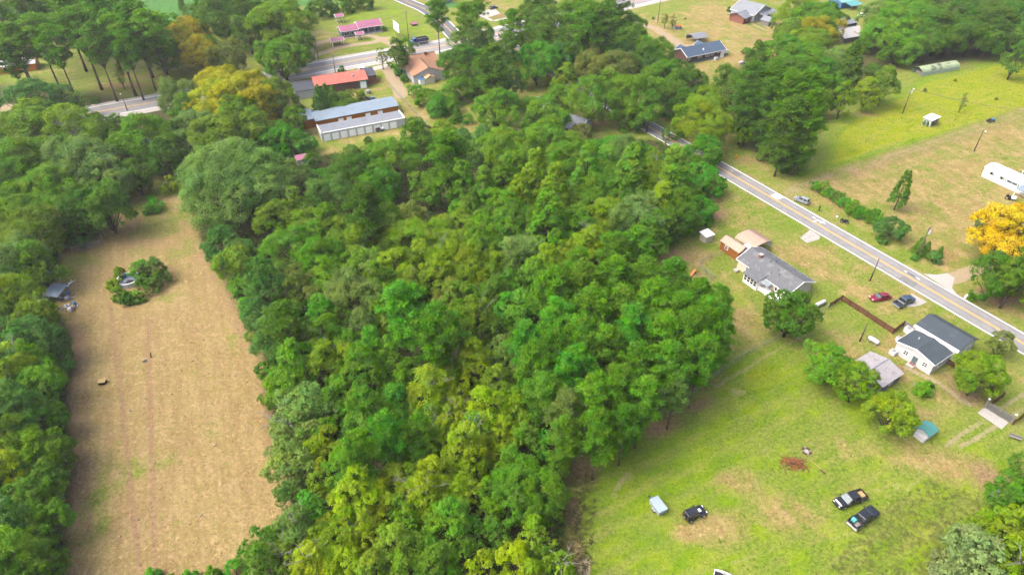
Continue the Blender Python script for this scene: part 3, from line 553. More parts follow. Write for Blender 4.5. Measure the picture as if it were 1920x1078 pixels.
TREES = {
 'on the west edge of the central wood': '437 340 96 o s;413 454 38 v b;460 470 35 v b;437 497 32 b o;474 514 26 v v;452 530 24 v g;494 541 40 b b;490 590 36 b b;503 640 34 b b;470 575 24 v v;527 585 28 v v;537 610 40 p d;478 625 18 v g;500 690 22 v d;540 727 40 b g;550 684 40 b g;512 740 24 v d;580 767 56 o s;560 818 48 o s;553 865 46 o s;540 905 30 b s;587 958 34 b v;540 790 30 b s;527 845 26 b s;545 935 26 b b',
 'at the far end of the central wood': '514 414 38 b o;554 394 30 b o;554 333 28 b s;617 374 42 b b;657 330 42 b d;711 344 38 b v;687 400 42 p d;731 420 32 b g;771 407 28 b r;744 303 36 b g;778 262 32 b d;841 300 44 p p;804 357 36 b d;868 354 34 c g;908 364 28 c g;904 275 46 v b;860 262 28 v b;951 290 40 b g;617 427 34 b g;574 427 30 b o;600 330 24 v v;700 285 16 v v;640 300 16 v d;720 280 18 v y;660 280 14 v d;585 300 16 v d;980 268 22 v v;830 240 20 v y',
 'in the north-east corner of the central wood': '947 283 42 b y;1024 267 42 b g;1054 310 38 b g;977 317 36 b g;1004 340 34 c y;947 340 32 c g;1070 280 34 b o;1104 324 36 c g;1137 314 34 b g;1184 337 44 c g;1221 324 36 b o;1171 294 34 b s;1261 327 40 c g;1284 364 32 v g;1221 360 36 b y;1234 394 38 b y;1157 367 38 b g;1111 377 40 b g;1040 360 34 c y;1261 400 44 b d;1311 387 34 v v;1294 414 28 v g;1300 350 30 v d;1255 440 22 v d;1325 412 12 v v',
 'in the middle of the central wood': '888 404 26 c d;908 427 36 b g;955 414 38 b g;961 350 36 b o;974 380 34 c y;927 395 34 b g;980 427 40 b g;1027 417 46 c g;1081 427 38 b g;1141 414 40 b y;1191 420 50 b s;1228 427 36 b g;1211 454 36 b d;861 427 36 b o;901 467 40 b g;948 454 34 b g;958 494 34 b s;990 480 36 b s;1027 500 38 b y;1067 484 30 b y;1107 467 36 b y;1151 490 38 p g;1191 477 40 p p;925 515 34 b o;1000 530 34 b g;955 545 36 b d;1080 520 34 p g',
 'in the south-west half of the central wood': '547 470 44 b g;594 447 26 b g;664 454 42 b o;607 490 42 b g;674 500 40 b o;617 530 34 b g;667 551 52 b s;560 541 38 b r;791 457 50 b y;737 447 36 b o;747 507 40 b y;834 480 44 b y;881 507 48 b y;824 524 36 b y;767 541 32 b y;710 535 34 b g;761 597 50 p v;816 622 50 p p;580 630 24 b s;617 630 32 b g;677 620 28 b s;654 650 34 b g;700 657 30 b v;614 674 40 b y;597 700 24 b y;687 700 42 b g;730 670 28 b g;754 714 38 b g;744 764 34 b v;871 570 36 b o;891 607 44 b o;971 590 46 b v;930 560 34 b d;845 555 30 b r;600 590 28 b v;575 580 24 v v;640 600 26 b d;980 640 34 b d;940 630 26 k d;720 600 30 b o',
 'at the near end of the central wood': '844 680 36 b y;894 687 32 b y;944 674 38 b s;807 740 46 b Y;848 745 36 b Y;934 720 34 b o;858 780 36 b Y;914 780 44 b Y;971 780 40 b y;834 812 32 b y;894 815 30 b g;941 834 38 b Y;687 780 42 b g;644 747 38 b g;617 817 30 b g;727 824 36 p v;787 827 38 b g;607 845 40 b Y;674 867 40 p g;807 790 30 b g;981 830 30 b g;1034 840 32 b v;971 925 72 o g;874 845 44 b Y;877 892 36 b y;814 892 40 b Y;747 905 44 b Y;674 932 46 b Y;714 945 40 b Y;801 938 44 b Y;861 938 44 b y;844 985 46 b g;770 860 34 b g;640 890 34 b g;600 915 28 b y;1030 920 30 b g;1045 875 26 b g;1035 960 26 b g',
 'along the bottom edge of the central wood': '647 1002 46 b Y;687 1005 36 b Y;600 1018 36 b y;590 1060 40 b Y;647 1060 42 b Y;747 1028 50 b o;814 1060 46 b g;557 992 36 b s;520 1000 30 v v;490 1022 34 b d;493 1065 36 b d;907 1062 30 b Y;971 1065 44 b Y;1048 1068 34 b y;1001 1012 36 b y;440 1068 22 v v;400 1080 18 v g;350 1082 16 v v;285 1078 16 v v;700 1070 40 b o;870 1040 34 b d;545 1045 34 b o;930 1010 30 b d;760 980 34 b g;1020 1050 28 b g;318 1088 14 v g;470 1045 24 v v',
 'in the pine stand beside the green lawn': '1034 557 42 p p;1092 548 40 p g;1150 540 38 p p;1212 530 38 p g;1258 540 36 p p;1305 565 36 p p;1335 608 40 p p;1045 610 40 p v;1110 592 40 p p;1165 582 38 p g;1222 578 40 p p;1275 592 40 p p;1290 640 42 p p;1090 642 40 p p;1136 655 38 p g;1184 632 40 p v;1240 642 42 p p;1200 690 40 p p;1252 698 40 p p;1310 680 38 p p;1075 702 42 p v;1112 758 40 p p;1160 738 42 p p;1204 758 38 p p;1000 700 38 p p;1020 745 38 p g;1060 775 38 p s;1120 815 42 p p;1060 828 32 p g;985 655 34 p v;1320 635 34 p p;1345 655 26 p p;1170 800 32 p p;1265 735 28 p s;1040 665 34 p p;1345 580 26 p g',
 'in the wood left of the dry field': '25 400 45 b g;62 440 55 b o;100 425 28 b v;30 500 50 b s;72 500 34 b g;84 582 20 b y;20 570 50 b y;56 600 38 b o;92 640 30 b b;40 640 45 b b;92 668 38 v b;20 700 50 b y;78 722 42 b g;40 775 48 b b;95 785 32 b g;25 830 45 b o;82 852 44 b g;20 890 34 b Y;100 900 30 b d;60 935 46 b d;30 985 45 b b;92 985 38 b g;40 1045 50 b g;98 1055 30 b d;-40 450 50 b g;-45 600 55 b o;-50 760 55 b g;-50 920 55 b d;8 1090 45 b g;-45 1060 50 b b;60 680 30 b g;55 830 26 b d;60 880 28 b g',
 'in the trees north-west of the dry field': '65 192 52 b b;150 192 16 b g;90 242 66 b o;28 262 48 b o;188 244 30 b d;172 272 38 b o;272 262 44 b g;228 246 22 b d;300 292 36 b d;360 252 40 b s;408 262 44 b o;50 312 52 b o;2 335 48 b o;150 322 62 o s;212 335 44 o s;100 365 46 b g;198 392 46 b d;142 402 42 b d;255 332 28 b d;334 184 34 b s;350 214 30 b d;416 160 40 b L;432 192 44 b L;400 192 42 b L;392 222 38 b L;462 180 42 b L;482 204 38 b L;440 222 34 b L;425 108 32 b r;520 188 34 b o;552 222 22 b o;528 258 38 v v;556 266 28 v v;500 262 36 v v;452 225 40 b g;480 240 30 b o;240 290 28 b d;20 350 40 b g;120 290 34 b g;318 348 18 v y;60 375 40 b g;330 265 26 b d;296 240 20 b g;-40 240 50 b o;-40 320 50 b g;130 440 18 v d;155 452 14 v v;170 430 16 v d;115 455 14 v g',
 'among the tall pines beyond the highway': '30 88 38 P p;72 72 42 P g;104 92 34 P p;150 62 46 P d;190 32 46 P p;216 72 44 P p;252 42 44 P p;182 90 36 P d;238 98 30 P p;284 62 38 P g;122 32 44 P p;262 80 30 P d;10 52 36 P d;60 20 44 P d;225 10 44 P d;160 10 44 P d;20 116 26 P d;315 62 36 b v;302 102 34 b d;350 82 34 b O;380 105 34 b O;365 60 26 b G;395 95 26 b d;430 42 48 b d;395 22 34 b d;482 34 40 b d;530 52 52 b y;465 66 30 b d;512 20 44 b g;440 8 40 b b;530 112 48 o g;225 142 10 b y;178 187 7 v d;10 10 40 b d;90 8 40 P d;340 8 8 e d;363 36 8 e d;560 90 30 b d;600 12 24 v d;640 6 20 v d;680 0 20 v d',
 'around the shop and storage sheds': '612 182 16 e d;600 194 19 e b;626 188 15 e d;640 184 17 v o;660 180 15 v r;634 200 16 v g;618 192 14 v g;676 176 9 v o;655 192 14 v g;570 210 14 v g;745 105 22 b d;762 92 16 b g;716 108 12 b r;748 136 8 v v;741 126 8 v v;758 146 8 v d;822 192 24 v v;800 182 20 v g;780 170 14 v v;838 176 20 v v;862 166 30 v g;882 152 26 v g;735 196 7 v d;822 200 22 v v;845 195 20 v g;690 262 8 v d;790 252 18 b r;600 160 9 v d;640 131 8 v d;720 54 5 v d;775 235 10 v y;812 255 20 v y',
 'along the highway by the crossroads': '820 30 26 P p;872 36 27 P g;894 8 24 P p;886 86 40 o s;862 122 38 b d;962 52 26 P p;925 132 36 p d;952 92 22 P d;1020 42 44 b d;1012 92 44 b d;1062 72 48 b d;1100 42 38 P p;1130 52 36 P d;1166 62 38 b d;1096 96 38 b d;1142 112 30 b g;1182 86 34 b g;1204 102 28 b g;1112 128 34 b r;1152 132 34 b r;1228 118 36 b d;1048 115 30 b b;1075 20 34 P p;1010 20 30 b d;1150 20 34 P d;900 70 24 b g;1110 75 36 b d;1175 110 30 b b;1060 110 30 b d',
 'around the hidden house and side road': '970 138 22 b Y;1006 120 36 b v;945 165 34 b b;930 205 40 b g;1030 218 42 b g;1000 235 22 b d;1060 150 22 b y;1108 190 42 b g;1138 164 26 b g;1194 180 50 b g;1188 226 24 v d;1165 200 28 b g;1218 206 26 b g;1262 246 20 v d;1252 172 34 v d;1290 152 34 v d;1282 192 30 v d;1256 206 18 v d;1320 232 48 b y;1324 202 36 b y;1322 336 42 v v;1284 306 30 v d;1150 280 40 v v;1196 284 26 v d;1124 280 28 v v;1238 312 28 v b;1085 250 24 v r;1318 284 38 v v;1250 145 30 b g;1275 130 24 v d;1045 185 24 b g;857 215 11 e d;876 223 11 v v;1068 135 8 v d;935 150 26 b d;1060 260 14 v v;1216 298 20 v v;1304 312 28 v d;1040 238 18 v d;990 205 24 b g;848 224 8 v g',
 'in the grove beside the lush field': '1370 168 36 b d;1402 190 34 q d;1440 178 34 q p;1470 208 36 q p;1504 208 36 q p;1436 214 28 q d;1520 192 20 b y;1474 250 34 q d;1508 248 34 q p;1408 206 26 q d;1395 250 18 b y;1460 102 38 b g;1420 107 22 b d;1400 95 9 v v;1482 62 34 b o;1530 42 38 b g;1500 30 34 b y;1554 34 28 b d;1538 64 36 b O;1520 84 36 b o;1500 130 38 b g;1530 142 34 b g;1562 122 34 b s;1592 130 32 e d;1470 142 34 b d;1490 168 28 b d;1545 195 20 b o;1580 187 20 b y;1625 178 22 b y;1660 158 26 b o;1640 178 14 v y;1530 165 24 b d;1495 300 14 v d;1470 310 14 v d;1440 285 20 v d;1415 120 10 v d;1500 315 14 v g',
 'in the wood at the top right': '1664 62 44 o g;1706 48 52 o g;1688 86 38 o g;1762 60 44 b d;1742 30 44 b d;1802 40 44 b d;1852 54 42 b d;1892 42 44 b d;1822 72 30 b d;1902 74 26 b d;1782 76 28 b d;1646 34 30 b s;1906 112 22 b d;1622 92 10 v y;1860 18 44 b d;1790 8 44 b d;1700 12 44 b g;1930 20 44 b d;1640 130 16 v d;1855 78 26 b d;1735 82 28 b d;1935 70 40 b d',
 'on the roadside fence line opposite the cream house': '1532 348 12 v v;1546 352 14 v g;1558 360 12 v v;1572 368 14 v d;1586 378 14 v v;1600 390 16 v g;1614 396 15 v v;1630 404 14 v g;1643 398 9 v v;1672 426 29 v b;1650 414 14 v v;1725 462 13 e d;1737 468 10 e d;1753 480 13 v b;1764 470 6 e d;1716 482 7 v v',
 'around the white house and its yard': '1483 590 48 o d;1553 682 45 o g;1606 718 38 o y;1673 774 42 o y;1835 702 44 o y;1878 643 22 o r;1731 726 16 v g;1722 728 8 v v;1742 722 9 v d',
 'along the right-hand edge': '1887 442 60 b G;1868 520 42 b d;1905 525 40 b d;1845 420 14 b b;1895 925 36 b g;1848 985 30 b y;1890 1005 44 b y;1822 1048 56 o w;1770 1050 22 v w;1902 1065 44 b y;1775 1075 30 v w;1880 955 30 b d;1925 960 40 b d;1950 1020 44 b g;1805 1010 18 v g;1940 430 50 b G;1950 510 45 b d;1910 870 18 b d;1823 555 8 v g',
 'by the pool and field corner': '282 508 26 v b;264 500 22 v g;300 522 17 v d;270 520 14 v d;222 549 14 v g;212 532 12 v y;238 556 14 v d;258 553 13 v g;284 538 15 v d;224 510 11 v y;264 528 12 v g;288 384 16 v v;276 392 10 v v;283 372 8 v v',
 'alone on the tan field and lush field': '1693 352 17 c d;1806 191 7 b r;1869 185 3 v r;1735 168 4 v r;1738 230 6 v d;1791 150 3 v y;1248 38 7 b r;1262 40 7 b r;1285 35 2 v r;1368 17 5 v d;1225 34 3 v r',
}
for zname, txt in TREES.items():
    for e in txt.split(';'):
        x, y, rr, k, c = e.split()
        if k == 'k': k = 'b'
        plant(float(x), float(y), float(rr), k, c, zname)
ORD = ['first', 'second', 'third', 'fourth', 'fifth', 'sixth', 'seventh', 'eighth', 'ninth', 'tenth', 'eleventh', 'twelfth', 'thirteenth', 'fourteenth', 'fifteenth', 'sixteenth', 'seventeenth', 'eighteenth', 'nineteenth', 'twentieth']+['twenty-'+w for w in ('first', 'second', 'third', 'fourth', 'fifth', 'sixth', 'seventh', 'eighth', 'ninth')]
def label_trees():
    by = {}
    for t in ALL_TREES: by.setdefault((t[3], t[1], t[2]), []).append(t)
    for (zone, kind, c), ts in by.items():
        w = WORD[c]+' '+('shrub' if kind == 'S' else KINDW[kind]); ts.sort(key=lambda t: t[4])
        for i, t in enumerate(ts):
            lab = ('the '+w if len(ts) == 1 else ('leftmost ' if i == 0 else 'rightmost ' if i == len(ts)-1 else ORD[i]+' from left ')+w)+' '+zone
            tag(t[0], lab, {'S': 'shrub', 'v': 'thicket', 'p': 'pine', 'P': 'pine', 'q': 'pine', 'e': 'cedar'}.get(kind, 'tree'), {'S': 'shrubs ', 'v': 'thickets ', 'p': 'pines ', 'P': 'pines ', 'q': 'pines ', 'e': 'cedars '}.get(kind, 'trees ')+zone)
label_trees()
DEAD = []
for k in range(4):
    g9 = random.Random(50+k); mb = MB()
    for n_ in range(7):
        a = g9.uniform(0, 6.28); e = g9.uniform(.25, 1.2); L = g9.uniform(1.6, 3.0); d = Vector((math.cos(a)*math.cos(e), math.sin(a)*math.cos(e), math.sin(e))); b0 = d*g9.uniform(.3, .8); m_ = b0+d*L*.5+Vector((g9.gauss(0, .15), g9.gauss(0, .15), .1)); e_ = b0+d*L
        mb.tube([b0, m_, e_], [.09, .06, .025], 5)
        for q in range(2): f = m_.lerp(e_, g9.random()); mb.tube([f, f+d*.7+Vector((g9.gauss(0, .45), g9.gauss(0, .45), g9.gauss(0, .3)))], [.04, .015], 4)
    DEAD.append(mb.mesh('dead_branch', M['pale_bark']))
for i, t in enumerate([t for t in ALL_TREES if t[1] in 'bo' and t[2] in 'YsyorL' and t[5] > 240]):
    if i % 3: continue
    root = t[0]; o = bpy.data.objects.new('dead_branch', DEAD[(i//3) % 4]); COL.objects.link(o); o.parent = root
    cr = next(c for c in root.children if c.name.startswith('crown')); zs = max(v[2] for v in cr.bound_box); rx = max(v[0] for v in cr.bound_box)
    aa = rng.uniform(0, 6.28); qq = rng.uniform(.0, .5); o.location = (math.cos(aa)*rx*qq, math.sin(aa)*rx*qq, zs*(.93-.3*qq)-1.3); o.scale = (1/root.scale.x, 1/root.scale.y, 1/root.scale.z)

# undergrowth: leaf litter weeds and saplings nobody could count, on the wood floors and the rough corner
def scatter_poly(px, n, g):
    pts = np.array(W2(px)); lo, hi = pts.min(0), pts.max(0); out = np.zeros((0, 2))
    while len(out) < n:
        q = lo+(hi-lo)*g.random((n*2, 2)); out = np.concatenate([out, q[inside(q[:, 0], q[:, 1], [tuple(p) for p in pts])]])
    return out[:n]
def undergrowth(name, px, n, size, height, col, seed, label):
    g = np.random.default_rng(seed); q = scatter_poly(px, n, g); m = 9; cen = np.repeat(q, m, axis=0); k = len(cen)
    hh = np.repeat(height*(.3+.9*g.random(n)**1.5), m); C = np.stack([cen[:, 0]+g.normal(size=k)*size*.9, cen[:, 1]+g.normal(size=k)*size*.9, hh*(.15+.85*g.random(k))], 1)
    me = leaf_mesh(name, C, unit(k, g)*.6+np.array([0, 0, 1.]), unit(k, g), size*(.4+.5*g.random(k)), size*(.25+.25*g.random(k)), LEAF, np.clip(np.repeat(g.random((n, 3)), m, axis=0)*.7+g.random((k, 3))*.3, 0, 1))
    o = bpy.data.objects.new(name, me); COL.objects.link(o); o.color = (*col, 1); return tag(o, label, kind='stuff')
undergrowth('undergrowth', WOOD, 7000, .5, 1.8, (.05, .11, .015), 3, 'low green undergrowth on the central wood floor')
undergrowth('undergrowth', [(0,380),(95,380),(110,480),(100,560),(130,640),(124,760),(126,900),(116,1110),(0,1110)], 2200, .45, 1.6, (.05, .12, .02), 4, 'low green undergrowth in the left strip of wood')
undergrowth('weeds', [(1640,960),(1740,900),(1830,930),(1850,1000),(1820,1110),(1600,1110),(1560,1060)], 1100, .16, .5, (.15, .17, .05), 5, 'sparse tall weeds in the rough corner of the lawn')
undergrowth('weeds', [(610,292),(700,270),(790,262),(840,250),(830,225),(870,235),(880,262),(760,300),(640,310)], 900, .3, 1.0, (.12, .2, .015), 6, 'bright green weeds behind the storage sheds')
undergrowth('weeds', [(1062,900),(1100,870),(1120,900),(1110,1000),(1120,1078),(1060,1078),(1050,1000)], 260, .2, .5, (.1, .11, .04), 8, 'thin weeds on bare soil beside the near wood')

# ------------------------------------------------------------------ buildings
def wall_box(root, x0, x1, y0, y1, h, m, rh=0, axis='x', z0=0, name='wall'):
    """closed wall block, with gable peaks of height rh when the ridge runs along axis"""
    mb = MB()
    if rh <= 0: mb.box(x0, x1, y0, y1, z0, h)
    elif axis == 'x': mb.prism([(y0, z0), (y1, z0), (y1, h), ((y0+y1)/2, h+rh), (y0, h)], x0, x1, 'x')
    else: mb.prism([(x0, z0), (x0, h), ((x0+x1)/2, h+rh), (x1, h), (x1, z0)], y0, y1, 'y')
    return mb.build(name, m, root)
def roof_gable(root, x0, x1, y0, y1, h, rh, m, over=.4, axis='x', t=.14, trim=None, ridge=None):
    """two roof slopes as parts, fascia boards along the edges"""
    h += .05
    if axis == 'x':
        ym = (y0+y1)/2; k = rh/(ym-y0); a, b = x0-over, x1+over; e0, e1 = y0-over, y1+over; ze = h-over*k
        qs = [[(a, e0, ze), (b, e0, ze), (b, ym, h+rh), (a, ym, h+rh)], [(a, ym, h+rh), (b, ym, h+rh), (b, e1, ze), (a, e1, ze)]]
    else:
        xm = (x0+x1)/2; k = rh/(xm-x0); a, b = y0-over, y1+over; e0, e1 = x0-over, x1+over; ze = h-over*k
        qs = [[(e0, b, ze), (e0, a, ze), (xm, a, h+rh), (xm, b, h+rh)], [(xm, b, h+rh), (xm, a, h+rh), (e1, a, ze), (e1, b, ze)]]
    for q in qs: MB().slab([(x, y, z+t) for x, y, z in q], t).build('roof_slope', m, root)
    if trim:
        mb = MB()
        if axis == 'x':
            for xx in (a, b):
                for (ya, za), (yb, zb) in (((e0, ze), (ym, h+rh)), ((ym, h+rh), (e1, ze))):
                    mb.hexa([(xx-.05, ya, za-.12), (xx+.05, ya, za-.12), (xx+.05, yb, zb-.12), (xx-.05, yb, zb-.12), (xx-.05, ya, za+t+.01), (xx+.05, ya, za+t+.01), (xx+.05, yb, zb+t+.01), (xx-.05, yb, zb+t+.01)])
            for yy in (e0, e1): mb.box(a+.06, b-.06, yy-.06, yy+.04, ze-.1, ze+t-.01)
        else:
            for yy in (a, b):
                for (xa, za), (xb, zb) in (((e0, ze), (xm, h+rh)), ((xm, h+rh), (e1, ze))):
                    mb.hexa([(xa, yy-.05, za-.12), (xb, yy-.05, zb-.12), (xb, yy+.05, zb-.12), (xa, yy+.05, za-.12), (xa, yy-.05, za+t+.01), (xb, yy-.05, zb+t+.01), (xb, yy+.05, zb+t+.01), (xa, yy+.05, za+t+.01)])
            for xx in (e0, e1): mb.box(xx-.06, xx+.04, a+.06, b-.06, ze-.1, ze+t-.01)
        mb.build('fascia', trim, root)
    if ridge:
        if axis == 'x': MB().box(a, b, ym-.14, ym+.14, h+rh+t-.06, h+rh+t+.05).build('ridge_cap', ridge, root)
        else: MB().box(xm-.14, xm+.14, a, b, h+rh+t-.06, h+rh+t+.05).build('ridge_cap', ridge, root)
def shed_roof(root, q, m, t=.12, name='roof'):
    return MB().slab([(x, y, z+t) for x, y, z in q], t).build(name, m, root)
def window(root, B, side, u, z, w, h, bars=(1, 1), fm='trim', pm='glass'):
    """framed pane on one wall of the box B=(x0,x1,y0,y1); u runs along that wall from its low corner"""
    x0, x1, y0, y1 = B; f = MB(); p = MB(); fr = .09
    def put(mb, a, b, z0, z1, d0, d1):
        if side == 'f': mb.box(x0+a, x0+b, y0-d1, y0-d0, z0, z1)
        elif side == 'b': mb.box(x0+a, x0+b, y1+d0, y1+d1, z0, z1)
        elif side == 'l': mb.box(x0-d1, x0-d0, y0+a, y0+b, z0, z1)
        else: mb.box(x1+d0, x1+d1, y0+a, y0+b, z0, z1)
    put(f, u-fr, u+w+fr, z-fr, z, .0, .08); put(f, u-fr, u+w+fr, z+h, z+h+fr, .0, .08); put(f, u-fr, u, z, z+h, .0, .08); put(f, u+w, u+w+fr, z, z+h, .0, .08)
    for i in range(1, bars[0]): c = u+w*i/bars[0]; put(f, c-.03, c+.03, z, z+h, .03, .07)
    for i in range(1, bars[1]): c = z+h*i/bars[1]; put(f, u, u+w, c-.03, c+.03, .035, .065)
    o = f.build('window', M[fm], root); put(p, u, u+w, z, z+h, .005, .03); p.build('pane', M[pm], o); return o
def door(root, B, side, u, w=.95, h=2.1, m='white', z=0.0, name='door', knob=True):
    x0, x1, y0, y1 = B; mb = MB(); kb = MB()
    def put(mb, a, b, z0, z1, d0, d1):
        if side == 'f': mb.box(x0+a, x0+b, y0-d1, y0-d0, z0, z1)
        elif side == 'b': mb.box(x0+a, x0+b, y1+d0, y1+d1, z0, z1)
        elif side == 'l': mb.box(x0-d1, x0-d0, y0+a, y0+b, z0, z1)
        else: mb.box(x1+d0, x1+d1, y0+a, y0+b, z0, z1)
    put(mb, u, u+w, z, z+h, .0, .05); o = mb.build(name, M[m], root)
    if knob: put(kb, u+w*.82, u+w*.9, z+h*.46, z+h*.52, .05, .11); kb.build('handle', M['steel'], o)
    return o
def vents(root, pts, m='white', r=.12, h=.35):
    for x, y, z in pts: MB().tube([(x, y, z-.2), (x, y, z+h)], r, 8).build('vent', M[m], root)
def chimney(root, x, y, z, w=.7, h=1.2):
    o = MB().box(x-w/2, x+w/2, y-w/2, y+w/2, z-1.0, z+h).build('chimney', M['red_brick'], root)
    MB().box(x-w/2-.08, x+w/2+.08, y-w/2-.08, y+w/2+.08, z+h, z+h+.12).build('cap', M['concrete'], o)

# white house with charcoal roof
p, a, L = frame((1674,660), (1742,703)); hs = thing('white_house', 'white house with charcoal two-part roof beside the side road', 'house', p, -57)
wall_box(hs, 0, 8, 0, 6.2, 3.0, M['white'], .9, 'y'); roof_gable(hs, 0, 8, 0, 6.2, 3.0, .9, M['dark_shingle'], .25, 'y', .1, M['trim'])
MB().prism([(6.2, 0), (14, 0), (14, 3.3), (10.6, 5.0), (6.2, 4.1)], -.2, 8.6, 'x').build('wall', M['white'], hs)
shed_roof(hs, [(-.6, 6.3, 4.2), (9.0, 6.3, 4.2), (9.0, 10.6, 5.08), (-.6, 10.6, 5.08)], M['dark_shingle'], .12, 'roof_slope')
shed_roof(hs, [(-.6, 10.6, 5.08), (9.0, 10.6, 5.08), (9.0, 14.5, 3.1), (-.6, 14.5, 3.1)], M['dark_shingle'], .12, 'roof_slope')
MB().box(-.6, 9.0, 5.95, 6.28, 3.75, 4.34).build('parapet', M['trim'], hs)
B = (0, 8, 0, 6.2)
window(hs, B, 'f', 1.9, 1.2, .9, 1.0, (2, 2)); window(hs, B, 'f', 6.0, 1.2, .9, 1.0, (2, 2)); door(hs, B, 'f', 3.9, 1.0, 2.1, 'sky_glass'); window(hs, B, 'r', 2.2, 1.1, 1.0, 1.1)
window(hs, (-.2, 8.6, 6.2, 14), 'r', 1.4, 1.2, 1.3, 1.3, (2, 2)); window(hs, (-.2, 8.6, 6.2, 14), 'r', 4.9, 1.2, 1.3, 1.3, (2, 2)); window(hs, (-.2, 8.6, 6.2, 14), 'l', 2, 1.2, 1.2, 1.2)
vents(hs, [(2.2, 3.5, 3.75)]); MB().box(3.6, 5.1, -1.3, -.05, 0, .3).build('step', M['concrete'], hs); MB().box(3.9, 4.9, -.6, -.06, .3, .5).build('step', M['red_brick'], hs)
def unit_box(name, label, cat, at, size, m='white', ang=-57, grill='steel', group=None):
    t = thing(name, label, cat, P(*at), ang, group); x, y, z = size
    MB().box(-x/2, x/2, -y/2, y/2, 0, z).build('casing', M[m], t, bevel=.04); MB().tube([(0, 0, z), (0, 0, z+.06)], min(x, y)*.4, 10).build('fan_grille', M[grill], t); return t
unit_box('air_conditioner', 'white air conditioner unit at the near corner of the white house', 'air conditioner', (1673,664), (1.3, 1.1, 1.0))
unit_box('air_conditioner', 'small white air conditioner beside the white house and brown fence', 'air conditioner', (1684,638), (1.0, .9, .9))
unit_box('air_conditioner', 'white boxed unit behind the white house near the grey gate', 'air conditioner', (1701,623), (1.5, 1.2, 1.3))

# cream house with grey roof, sunroom and porch
p, a, L = frame((1379,497), (1450,540)); ch = thing('cream_house', 'cream house with long grey roof, sunroom and white porch', 'house', P(1381,503), -59)
wall_box(ch, 0, 15.2, 0, 8.2, 2.8, M['cream'], 1.7); roof_gable(ch, 0, 15.2, 0, 8.2, 2.8, 1.7, M['shingle'], .45, 'x', .12, M['trim'], M['shingle'])
B = (0, 15.2, 0, 8.2)
wall_box(ch, 4.4, 8.6, -2.6, -.03, 2.5, M['trim'], 0, 'x', 0, 'sunroom_wall'); shed_roof(ch, [(4.1, -3.0, 2.45), (8.7, -3.0, 2.45), (8.7, .4, 3.22), (4.1, .4, 3.22)], M['shingle'], .12, 'sunroom_roof')
for i in range(4): window(ch, (4.4, 8.6, -2.6, 0), 'f', .25+i*.98, .9, .75, 1.3, (1, 2))
window(ch, (4.4, 8.6, -2.6, 0), 'l', .4, .9, .75, 1.3, (1, 2)); window(ch, (4.4, 8.6, -2.6, 0), 'l', 1.4, .9, .75, 1.3, (1, 2))
window(ch, B, 'f', 2.6, 1.2, .8, 1.1, (1, 2)); window(ch, B, 'f', 11.6, 1.2, .6, 1.2); window(ch, B, 'f', 12.6, 1.2, .6, 1.2); window(ch, B, 'r', 3.2, 1.1, 1.1, 1.2, (1, 2)); window(ch, B, 'b', 4, 1.1, 1.4, 1.2, (2, 1)); window(ch, B, 'l', 5, 1.1, 1.0, 1.1, (1, 2)); door(ch, B, 'f', 9.2)
shed_roof(ch, [(8.75, -2.2, 2.5), (11.0, -2.2, 2.5), (11.0, -.4, 2.66), (8.75, -.4, 2.66)], mat('porch_roof', (.26, .31, .32), .6, .1), .1, 'porch_roof')
MB().box(8.65, 14.0, -2.3, -.05, .35, .55).build('porch_deck', M['trim'], ch)
rl = MB(); rl.box(8.65, 14.0, -2.32, -2.24, 1.35, 1.45).box(14.0, 14.08, -2.3, -.05, 1.35, 1.45)
for i in range(19): x = 8.7+i*.29; rl.box(x, x+.06, -2.31, -2.25, .55, 1.36)
rl.build('railing', M['trim'], ch)
for x in (8.8, 10.9, 13.9): MB().box(x, x+.12, -2.3, -2.18, 0, 2.5 if x < 11 else 1.5).build('porch_post', M['trim'], ch)
for i in range(3): MB().box(14.1+i*.32, 14.42+i*.32, -2.2, -.6, 0, .42-i*.13).build('step', M['trim'], ch)
chimney(ch, 3.4, 3.3, 4.1, .8, .9); vents(ch, [(6.2, 3.6, 4.5), (6.9, 4.6, 4.5), (9.2, 3, 4.1), (10.2, 2.2, 3.8), (8.6, 1.5, 3.5)], 'dark', .1, .3)
MB().box(.2, 1.3, -1.5, -.5, 0, .5).build('crawl_hatch', M['concrete'], ch)
# brown shed with tan roof and the tan carport behind it
sh = thing('brown_shed', 'brown wooden shed with tan metal roof joined behind the cream house', 'shed', P(1349,467), -59)
wall_box(sh, 0, 6.0, 0, 3.2, 2.6, M['brown_wood'], .9); roof_gable(sh, 0, 6.0, 0, 3.2, 2.6, .9, M['tan_tin'], .25, 'x', .06, None)
window(sh, (0, 6, 0, 3.2), 'f', 1.6, 1.2, .9, .9, (1, 2)); door(sh, (0, 6, 0, 3.2), 'f', 4.1, .9, 2.0, 'brown_wood'); shed_roof(sh, [(4.4, .1, 2.7), (6.3, .1, 2.7), (6.3, 4.5, 2.75), (4.4, 4.5, 2.75)], M['cream'], .08, 'link_roof')
cp = thing('carport', 'open carport with rounded tan metal roof behind the brown shed', 'carport', P(1392,471), -59)
prof = [(3.2*math.cos(math.pi*(1-k/8))+3.2, 2.3+1.0*math.sin(math.pi*k/8)**.8) for k in range(9)]
for k in range(8):
    (y0, z0), (y1, z1) = prof[k], prof[k+1]; MB().slab([(-3.2, y0, z0), (3.2, y0, z0), (3.2, y1, z1), (-3.2, y1, z1)], .05).build('roof_sheet', M['tan_tin'] if k < 5 else mat('brown_metal_sheet', (.3, .2, .16), .6, .1, 2, stripe=('X', 4)), cp)
for x in (-3, 0, 3):
    for y in (.1, 6.3): MB().box(x-.05, x+.05, y-.05, y+.05, 0, 2.35).build('post', M['steel'], cp)
